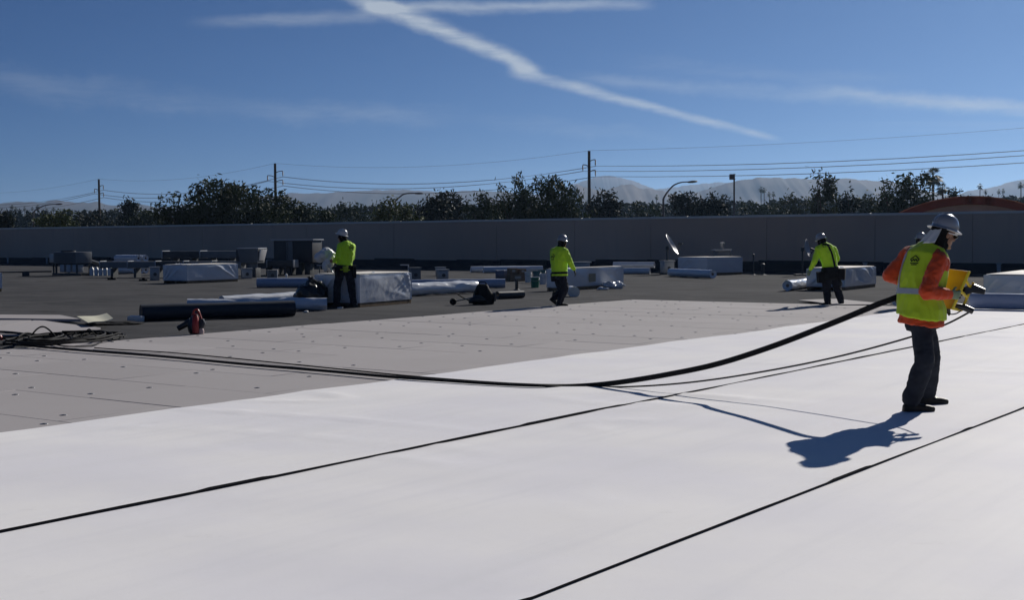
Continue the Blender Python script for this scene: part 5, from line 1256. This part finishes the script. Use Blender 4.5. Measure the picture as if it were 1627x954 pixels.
# black hood round head and neck, leaving the face free
mb = MB(); mb.ell(T((-.030, 0, .015)), (.092, .088, .105), w.hr, 20, 14); mb.cap(T((-.035, 0, -.04)), w.sp[4] - Vector((.0, 0, .01)), .082, .085, 14); mb.cap(T((.012, 0, -.09)), w.sp[4] + w.f * .05, .058, .075, 14)
put(remesh(mb, .010, 4, .004, 18), 'hood', M_HOOD, w.t, w.base)
# neck cloth hanging from the back of the hat
mb = MB(); vs = []; nu, nv = 16, 10
for i in range(nu + 1):
    a_ = R(142 + 86 * i / nu)
    for j in range(nv + 1):
        q = j / nv; rr = .108 + .05 * q + .012 * math.sin(a_ * 11 + q * 3) * q; zz = .040 - .165 * q * (1 - .25 * abs(i / nu - .5))
        vs.append(T((math.cos(a_) * rr * 1.02 - .02 * q, math.sin(a_) * rr * .92, zz)))
fs = [(i * (nv + 1) + j, (i + 1) * (nv + 1) + j, (i + 1) * (nv + 1) + j + 1, i * (nv + 1) + j + 1) for i in range(nu) for j in range(nv)]
mb.add(vs, fs); o = mb.build('neck_cloth', M_CLOTH, w.t, smooth=True, org=w.base); sd = o.modifiers.new('s', 'SOLIDIFY'); sd.thickness = .004
# safety glasses
mb = MB()
for y in (-1, 1): mb.tube([T((.102, y * .035, .012)), T((.085, y * .080, .014)), T((-.01, y * .092, .012))], [.007, .006, .004], 6)
mb.tube([T((.102, -.036, .018)), T((.112, 0, .016)), T((.102, .036, .018))], .006, 6)
gl = mb.build('glasses_frame', M_WPL, w.t, smooth=True, org=w.base)
for y in (-1, 1): mb = MB(); mb.ell(T((.100, y * .038, .004)), (.012, .032, .020), w.hr, 14, 8); mb.build('lens', pm('dark_lens', (.01, .01, .012), .1, .6), gl, smooth=True, org=w.base)
# orange shirt
mb = MB(); sx = w.secs(.016, lo=.055); sx[0] = (sx[0][0], sx[0][1] * 1.08 - Z * .03, sx[0][2] * 1.12); sx[1] = (sx[1][0], sx[1][1] * 1.03, sx[1][2] * 1.06); mb.loft(sx, 20)
w.limb(mb, [RS, RE, RW.lerp(RE, .06)], [.074, .066, .047]); w.limb(mb, [LS, LE, LW.lerp(LE, .1)], [.074, .064, .047]); mb.cap(w.sp[3], RS, .085, .074); mb.cap(w.sp[3], LS, .085, .074)
put(remesh(mb, .009, 3, .020, 10, 3., (1, 1, 1.3)), 'shirt', M_ORANGE, w.t, w.base)
# vest
mb = MB(); VD = ((.172, .135), (.172, .136), (.186, .142), (.170, .128), (.10, .088)); vs_ = w.secs(.022, VD); vs_.insert(0, (vs_[0][0] + Vector((-.012, 0, .035)) * 0 + Vector((0, 0, .012)), vs_[0][1] * 1.10 - Z * .045, vs_[0][2] * 1.20)); vs_[1] = (vs_[1][0] + Vector((0, 0, .07)), vs_[1][1] * 1.06, vs_[1][2] * 1.12)
mb.loft(vs_, 22); mb.cap(w.sp[3] + Vector((0, 0, .0)), LS.lerp(w.sp[3], .25), .095, .088); mb.cap(w.sp[3], RS.lerp(w.sp[3], .42), .095, .088)
vme = remesh(mb, .009, 3, .016, 9, 7., (1, 1, .45)); vraw = vme.copy(); w.garment = put(vme, 'vest', M_VEST, w.t, w.base)
def ring(secs, k, phis): return [(*w.surf(secs, k, ph), Z.copy()) for ph in phis]
strip_on(vraw, ring(vs_, 2.25, [-182 + 8 * q for q in range(47)]), Z, .050).build('reflective_band', M_SILVER, w.garment, smooth=True, org=w.base, recalc=False)
for ph in (-42, -138):
    pts = []
    for q in range(12):
        k = 2.25 + (4.35 - 2.25) * q / 11; p, n = w.surf(vs_, k, ph); pts.append((p, n, n.cross(Z).normalized()))
    strip_on(vraw, pts, Z, .046).build('shoulder_stripe', M_SILVER, w.garment, smooth=True, org=w.base, recalc=False)
w.emblem(vraw, vs_, 3.55, -96, .048)
# jeans and boots
mb = MB(); ps = w.secs(.0); c, l, d = ps[0]; mb.loft([(c + Z * .05, l * .82, d * .85), (c - Z * .03, l * .84, d * .92), (c - Z * .11, l * .74, d * .9)], 18)
w.limb(mb, [RH, RK, RA + Z * .03 - Vector((.01, 0, 0))], [.092, .083, .082]); w.limb(mb, [LH, LK, LA + Z * .03], [.092, .080, .076])
put(remesh(mb, .010, 5, .013, 7, 5., (1, 1, 1.5)), 'jeans', M_JEAN, w.t, w.base)
for A_, h, nm in ((RA, 4, 'boot'), (LA, 10, 'boot')):
    mb = MB(); boot_mb(mb, A_, h); put(remesh(mb, .009, 3, .004, 20), nm, M_BOOT, w.t, w.base)
# gloves
mb = MB(); hand_mb(mb, RW, (J(1530, 470, -.12) - RW), Vector((-.1, .9, .2)), .75, 1); mb.cap(RW.lerp(RE, .10), RW, .038, .036)
put(remesh(mb, .0055, 3), 'glove', M_GLOVE, w.t, w.base)
mb = MB(); hand_mb(mb, LW, (J(1500, 462, .30) - LW), Vector((.1, -.8, -.3)), .8, -1); mb.cap(LW.lerp(LE, .12), LW, .038, .036)
put(remesh(mb, .0055, 3), 'glove', M_GLOVE, w.t, w.base)
# yellow tool
tt = thing('roofing_tool', 'yellow boxy roofing tool with black nozzle held by the worker in orange', 'tool', J(1520, 500, .05))
def q4(pts): return [J(*p) - tt.location for p in pts]
def slab(pts, d, name, mat, parent, bevel=.006):
    """plate through four picture points, thickened away from the viewer by d"""
    b = q4(pts); n = (b[1] - b[0]).cross(b[3] - b[0]).normalized()
    if n.dot(FWD) < 0: n = -n
    mb = MB(); mb.hexa(b, [v + n * d for v in b]); return mb.build(name, mat, parent, bevel=bevel)
e0 = [(1502.6, 426.6, .15), (1494, 490.7, .15)]; e1 = [(1540.4, 431.3, -.02), (1513, 492, -.02)]; e2 = [(1549, 450, .09), (1527, 494.5, .09)]
slab([e0[0], e1[0], e1[1], e0[1]], .012, 'side_panel', M_YEL, tt)
# open frame on the front edge: rails and rungs with gaps between them
def bar(a_, b_, wd, name, mat=M_YEL):
    A, B = J(*a_) - tt.location, J(*b_) - tt.location; d = (B - A); rot = d.to_track_quat('X', 'Z').to_matrix(); mb = MB(); mb.box((A + B) / 2, (d.length, wd, wd * 1.2), rot); return mb.build(name, mat, tt, bevel=.003)
M_YELL = pm('bright_yellow_frame', (.80, .60, .03), .4, .5)
bar(e1[0], e1[1], .018, 'frame_rail', M_YELL); bar((1547, 449, .09), e2[1], .018, 'frame_rail', M_YELL)
for k in (.22, .52, .98):
    a_ = tuple(np.array(e1[0]) * (1 - k) + np.array(e1[1]) * k); b_ = tuple(np.array((1547, 449, .09)) * (1 - k) + np.array(e2[1]) * k); bar(a_, b_, .018, 'frame_rung', M_YELL)
mb = MB(); i0 = q4([(1508, 436, .13), (1536, 441, .03), (1516, 486, .03), (1499, 484, .13)]); n_ = Vector((.25, .9, 0)) * .08; mb.hexa(i0, [v + n_ for v in i0]); mb.build('motor_core', M_BLKP, tt, bevel=.01)
slab([(1541, 452, .06), (1545, 466, .06), (1532, 470, .04), (1534, 456, .04)], .05, 'black_block', M_BLKP, tt, .004)
mb = MB(); mb.hexa(q4([(1546, 451, .06), (1566, 460.5, .08), (1564, 468.5, .08), (1540, 465, .05)]), q4([(1547, 450, .12), (1567, 459, .13), (1565, 468, .13), (1541, 465, .11)])); mb.build('nozzle', M_BLKP, tt, bevel=.006)
mb = MB(); mb.tube(q4([(1518, 486, .05), (1532, 489, .03), (1546, 495, .02)]), [.024, .030, .028], 14); mb.build('motor', M_BLKP, tt, smooth=True)
mb = MB(); mb.tube(smoothpath(q4([(1500, 492, .06), (1508, 499, .04), (1518, 499, .02), (1527, 494, .02)]), 5), .006, 6); mb.build('cord_loop', M_BLK, tt, smooth=True)
mb = MB(); mb.loft([(v, Vector((.02, 0, 0)) * s_, Vector((0, .03, 0)) * s_) for v, s_ in zip(q4([(1505, 491, .06), (1507, 497, .06), (1508, 502, .06)]), (1.2, .9, .3))], 10); mb.build('guide_foot', M_BLKP, tt, smooth=True)
mb = MB(); mb.tube(q4([(1502, 462, -.02), (1513, 466, -.06), (1526, 474, -.07)]), .011, 8); mb.build('grip', M_BLKP, tt, smooth=True)

# ---------------- worker with the white bundle -------------------------------------
w = Fig('worker in hi-vis shirt holding a white bundle beside the long wrapped pallet', (549, 487), [(547, 428), (548, 416), (550, 402), (549.5, 391), (547, 384)], 128)
J = w.J; w.bodymb = MB(); mb = w.bodymb; mb.loft(w.secs(-.012), 16)
LS, RS = J(540.5, 391, -.08), J(560, 392, .08); LE, RE = J(537, 409, -.18), J(559, 410, .15); LW, RW = J(530, 416, -.05), J(533, 417, .30)
LH, RH = J(541, 431, -.03), J(554, 431, .03); LK, RK = J(535.5, 456, -.02), J(558.5, 458, .0); LA, RA = J(535, 481, .0), J(561.5, 481.5, .0)
for A_ in (LA, RA): A_.z = DECK + .09
w.limb(mb, [RS, RE, RW], [.052, .044, .03]); w.limb(mb, [LS, LE, LW], [.052, .044, .03]); w.limb(mb, [RH, RK, RA], [.085, .062, .045]); w.limb(mb, [LH, LK, LA], [.085, .062, .045])
hand_mb(mb, LW, J(522, 415, .02) - LW, Vector((.2, .8, .3)), .8, -1); hand_mb(mb, RW, J(525, 415, .3) - RW, Vector((-.2, -.8, .3)), .8, 1)
w.head(J(544, 376.5), 168, 4, M_HATW, .028, hatpitch=-14)
put(remesh(w.bodymb, .010, 4), 'body', M_SKIN, w.t, w.base)
T = lambda v: w.hc + w.hr @ Vector(v)
mb = MB(); mb.ell(T((-.005, 0, .0)), (.104, .092, .118), w.hr, 18, 12); mb.cap(T((-.01, 0, -.05)), w.sp[4], .082, .088, 14); put(remesh(mb, .012, 3), 'hood', M_HOOD, w.t, w.base)
def shirt(w, arms, disp=.022, seed=2., lo=.02, voxel=.0125, mat=M_HIVIS, dims=None):
    mb = MB(); sx = w.secs(.018, lo=lo) if dims is None else w.secs(.018, dims, lo=lo); mb.loft(sx, 20)
    for S_, E_, W_ in arms: w.limb(mb, [S_, E_, W_], [.076, .064, .044]); mb.cap(w.sp[3], S_, .088, .076)
    me = remesh(mb, voxel, 3, disp, 10, seed, (1, 1, .7)); raw = me.copy(); w.garment = put(me, 'shirt', mat, w.t, w.base); return sx, raw
sx, raw = shirt(w, [(LS, LE, LW.lerp(LE, .12)), (RS, RE, RW.lerp(RE, .12))]); w.emblem(raw, sx, 3.6, -72, .075)
def trousers(w, legs, mat=M_PANT, r=(.108, .086, .072), seed=4.):
    mb = MB(); c, l, d = w.secs(.0)[0]; mb.loft([(c + Z * .06, l * .98, d * .98), (c - Z * .02, l * 1.04, d * 1.06), (c - Z * .10, l * .95, d * .98)], 16)
    for H_, K_, A_ in legs: w.limb(mb, [H_, K_, A_ + Z * .02], list(r))
    put(remesh(mb, .0135, 2, .024, 8, seed), 'trousers', mat, w.t, w.base)
def boots(w, feet):
    for A_, h, pt in feet: mb = MB(); boot_mb(mb, A_, h, pt); put(remesh(mb, .011, 3), 'boot', M_BOOT, w.t, w.base)
trousers(w, [(LH, LK, LA), (RH, RK, RA)]); boots(w, [(LA, 168, 0), (RA, 195, 0)])
def belt(w, k=0.15, ht=.055):
    sx = w.secs(.030); i = sx[0]; c = i[0] + Z * .045; mb = MB(); mb.loft([(c - Z * ht / 2, i[1] * 1.02, i[2] * 1.02), (c + Z * ht / 2, i[1], i[2])], 24); return mb.build('belt', M_BELT, w.t, smooth=True, org=w.base)
def pouch(w, c, s, rz, mat, name='pouch'):
    mb = MB(); mb.hexa([Vector((x * s[0] * .42, y * s[1] * .42, -s[2] / 2)) for x, y in ((-1, -1), (1, -1), (1, 1), (-1, 1))], [Vector((x * s[0] / 2, y * s[1] / 2, s[2] / 2)) for x, y in ((-1, -1), (1, -1), (1, 1), (-1, 1))]); mb.v = [tuple(c + rotz(rz) @ Vector(v)) for v in mb.v]; return mb.build(name, mat, w.t, bevel=.018, org=w.base)
belt(w, ht=.10); pouch(w, J(549, 428, -.19), (.13, .07, .14), R(20), pm('yellow_pouch', (.30, .42, .03), .8, .2)); pouch(w, J(537, 432, -.10), (.12, .16, .24), R(40), M_BELT); pouch(w, J(561.5, 432, .02), (.10, .18, .30), R(30), M_BELT, 'tool_holster')
# the bundle
bt_ = thing('white_bundle', 'crumpled white bundle in the arms of the worker by the long pallet', 'bundle', J(515, 432, .12)); mb = MB()
for x, y, d, rx, rz_ in ((508, 409.5, .12, .12, .11), (518, 403, .15, .16, .13), (526, 409, .16, .13, .13), (513, 406, .05, .12, .11), (518, 423, .10, .075, .14), (523, 416, .12, .12, .14)): mb.ell(J(x, y, d), (rx, .14, rz_), None, 14, 10)
me = remesh(mb, .013, 3, .035, 9, 6.); put(me, 'cloth', M_WPL, bt_, bt_.location)
mb = MB(); mb.tube(smoothpath([J(524, 424, .0) , J(530, 434, -.03), J(534.5, 431, -.05), J(534, 423, -.05), J(537, 419, -.05)], 6), [.022] * 25, 8, flat=.4); mb.build('hanging_strip', M_WPL, bt_, smooth=True, org=bt_.location)

# ---------------- worker walking by --------------------------------------------------
w = Fig('worker in hi-vis shirt walking right past the white bucket', (889, 486), [(889, 437), (888.5, 425), (888, 411), (889, 400), (891, 393)], 52)
J = w.J; w.bodymb = MB(); mb = w.bodymb; mb.loft(w.secs(-.012), 16)
RS, LS = J(898, 400, -.10), J(879.5, 400, .10); RE, LE = J(905, 416, -.14), J(879, 418, .25); RW, LW = J(912, 428.5, -.06), J(890, 428, .38)
RH, LH = J(893, 440, -.05), J(886, 440, .05); RK, LK = J(898, 459, -.10), J(893, 462, .10); RA, LA = J(889.5, 480, -.04), J(881, 475, .12)
RA.z = DECK + .105
w.limb(mb, [RS, RE, RW], [.052, .044, .03]); w.limb(mb, [LS, LE, LW], [.052, .044, .03]); w.limb(mb, [RH, RK, RA], [.085, .062, .045]); w.limb(mb, [LH, LK, LA], [.085, .062, .045])
w.head(J(893.5, 386), 40, 4, M_HATS, .026, hatpitch=8)
put(remesh(w.bodymb, .010, 4), 'body', M_SKIN, w.t, w.base)
T = lambda v: w.hc + w.hr @ Vector(v)
mb = MB(); mb.ell(T((-.012, 0, .0)), (.104, .092, .115), w.hr, 18, 12); mb.cap(T((-.015, 0, -.05)), w.sp[4], .082, .088, 14); put(remesh(mb, .012, 3), 'hood', M_HOOD, w.t, w.base)
sx, raw = shirt(w, [(LS, LE, LW.lerp(LE, .12)), (RS, RE, RW.lerp(RE, .06))], seed=5., dims=((.172, .135), (.172, .132), (.186, .138), (.186, .118), (.085, .075))); w.emblem(raw, sx, 3.15, -112, .075)
trousers(w, [(LH, LK, LA), (RH, RK, RA)], seed=8.); boots(w, [(RA, 8, 0), (LA, 20, 38)])
mb = MB(); hand_mb(mb, RW, J(915, 437, -.05) - RW, Vector((-.6, .2, 0)), .45, 1); put(remesh(mb, .008, 3), 'glove', M_GLOVED, w.t, w.base)
mb = MB(); hand_mb(mb, LW, J(893, 436, .38) - LW, Vector((.2, -.6, 0)), .45, -1); put(remesh(mb, .008, 3), 'glove', M_GLOVED, w.t, w.base)
belt(w, ht=.05); pouch(w, J(880, 441, .02), (.10, .14, .20), R(50), M_BELT)

# ---------------- worker bending over a pallet --------------------------------------
w = Fig('worker in hi-vis shirt with black harness and tool bags bending over a wrapped pallet', (1325, 484), [(1319, 431), (1318, 419), (1314, 405), (1310, 394), (1306, 388)], 112)
J = w.J; w.bodymb = MB(); mb = w.bodymb; mb.loft(w.secs(-.012), 16)
LS, RS = J(1300, 396, .0), J(1324, 396, .10); LE, RE = J(1294.5, 415, -.06), J(1330, 411, .28); LW, RW = J(1287.5, 428.5, .10), J(1322, 424, .50)
LH, RH = J(1314, 440, -.02), J(1326, 440, .02); LK, RK = J(1313.5, 461, .03), J(1331, 460, .05); LA, RA = J(1315, 480, .0), J(1336.5, 479, .05)
for A_ in (LA, RA): A_.z = DECK + .09
w.limb(mb, [RS, RE, RW], [.052, .044, .03]); w.limb(mb, [LS, LE, LW], [.052, .044, .03]); w.limb(mb, [RH, RK, RA], [.085, .062, .045]); w.limb(mb, [LH, LK, LA], [.085, .062, .045])
w.head(J(1305, 383.5, .02), 128, 14, M_HATS, .032, hatpitch=16)
put(remesh(w.bodymb, .010, 4), 'body', M_SKIN, w.t, w.base)
T = lambda v: w.hc + w.hr @ Vector(v)
mb = MB(); mb.ell(T((-.012, 0, -.005)), (.106, .096, .115), w.hr, 18, 12); mb.cap(T((-.015, 0, -.05)), w.sp[4], .082, .090, 14); put(remesh(mb, .012, 3), 'hood', M_HOOD, w.t, w.base)
sx, raw = shirt(w, [(LS, LE, LW.lerp(LE, .08)), (RS, RE, RW.lerp(RE, .1))], seed=9., lo=.0); w.emblem(raw, sx, 3.5, -112, .055)
pts = []
for q in range(12):
    k = .3 + 3.5 * q / 11; p, n = w.surf(sx, k, -78 - 10 * q / 11); pts.append((p, n, n.cross(Z).normalized()))
strip_on(raw, pts, Z, .055, .006).build('harness_strap', M_BELT, w.garment, smooth=True, org=w.base, recalc=False)
pts = []
for q in range(8):
    k = 3.2 + .75 * q / 7; p, n = w.surf(sx, k, -60 - 60 * q / 7); pts.append((p, n, Z.copy()))
strip_on(raw, pts, Z, .05, .006).build('shoulder_strap', M_BELT, w.garment, smooth=True, org=w.base, recalc=False)
trousers(w, [(LH, LK, LA), (RH, RK, RA)], seed=12., r=(.115, .090, .075)); boots(w, [(LA, 170, 0), (RA, 60, 0)])
mb = MB(); hand_mb(mb, LW, J(1284, 437, .12) - LW, Vector((.2, .6, -.2)), .5, -1); put(remesh(mb, .008, 3), 'glove', M_GLOVE, w.t, w.base)
mb = MB(); hand_mb(mb, RW, J(1317, 430, .55) - RW, Vector((0, .2, -.7)), .5, 1); put(remesh(mb, .008, 3), 'glove', M_GLOVE, w.t, w.base)
belt(w, ht=.09)
mb = MB(); c, l, d = w.secs(.03)[0]; mb.loft([(c + Z * .08, l * .95, d * .95), (c - Z * .03, l * 1.12, d * 1.1), (c - Z * .14, l * 1.18, d * 1.12), (c - Z * .19, l * 1.0, d * .98)], 18); put(remesh(mb, .014, 3, .03, 7, 2.), 'tied_jacket', M_BELT, w.t, w.base)
pouch(w, J(1305, 441, -.08), (.20, .16, .26), R(15), M_BELT, 'tool_bag'); pouch(w, J(1337, 436, -.05), (.18, .18, .27), R(-20), M_BELT, 'tool_bag')
mb = MB(); mb.tube(smoothpath([J(1334, 444, -.1), J(1338, 452, -.12), J(1333, 456, -.1), J(1336, 461, -.1)], 5), .012, 6); mb.build('tool_cord', M_BELT, w.t, smooth=True, org=w.base)

# ---------------- worker mostly hidden behind the main one ---------------------------
w = Fig('worker in silver hard hat almost hidden behind the worker in orange', (1461, 487), [(1461, 435), (1461, 423), (1460, 409), (1459.5, 398), (1461, 391)], 60)
J = w.J; w.bodymb = MB(); mb = w.bodymb; mb.loft(w.secs(-.012), 16)
RS, LS = J(1470, 399, -.10), J(1450.5, 399, .10); RE, LE = J(1474, 417, .0), J(1450, 418, .2); RW, LW = J(1470, 428, .22), J(1456, 428, .38)
RH, LH = J(1465, 440, -.05), J(1457, 440, .05); RK, LK = J(1467, 460, -.03), J(1458, 461, .08); RA, LA = J(1464, 480, -.04), J(1456, 479, .10)
for A_ in (LA, RA): A_.z = .09
w.limb(mb, [RS, RE, RW], [.052, .044, .03]); w.limb(mb, [LS, LE, LW], [.052, .044, .03]); w.limb(mb, [RH, RK, RA], [.085, .062, .045]); w.limb(mb, [LH, LK, LA], [.085, .062, .045])
hand_mb(mb, LW, J(1462, 430, .4) - LW, Vector((0, .2, -.6)), .5, -1); hand_mb(mb, RW, J(1467, 431, .3) - RW, Vector((0, .2, -.6)), .5, 1)
w.head(J(1463, 383), 30, 4, M_HATS, .030, hatpitch=8)
put(remesh(w.bodymb, .011, 4), 'body', M_SKIN, w.t, w.base)
T = lambda v: w.hc + w.hr @ Vector(v)
mb = MB(); mb.ell(T((-.012, 0, .0)), (.104, .092, .115), w.hr, 18, 12); mb.cap(T((-.015, 0, -.05)), w.sp[4], .082, .088, 14); put(remesh(mb, .012, 3), 'hood', M_HOOD, w.t, w.base)
shirt(w, [(LS, LE, LW.lerp(LE, .12)), (RS, RE, RW.lerp(RE, .12))], seed=15.); trousers(w, [(LH, LK, LA), (RH, RK, RA)], seed=17.); boots(w, [(RA, 40, 0), (LA, 60, 0)])
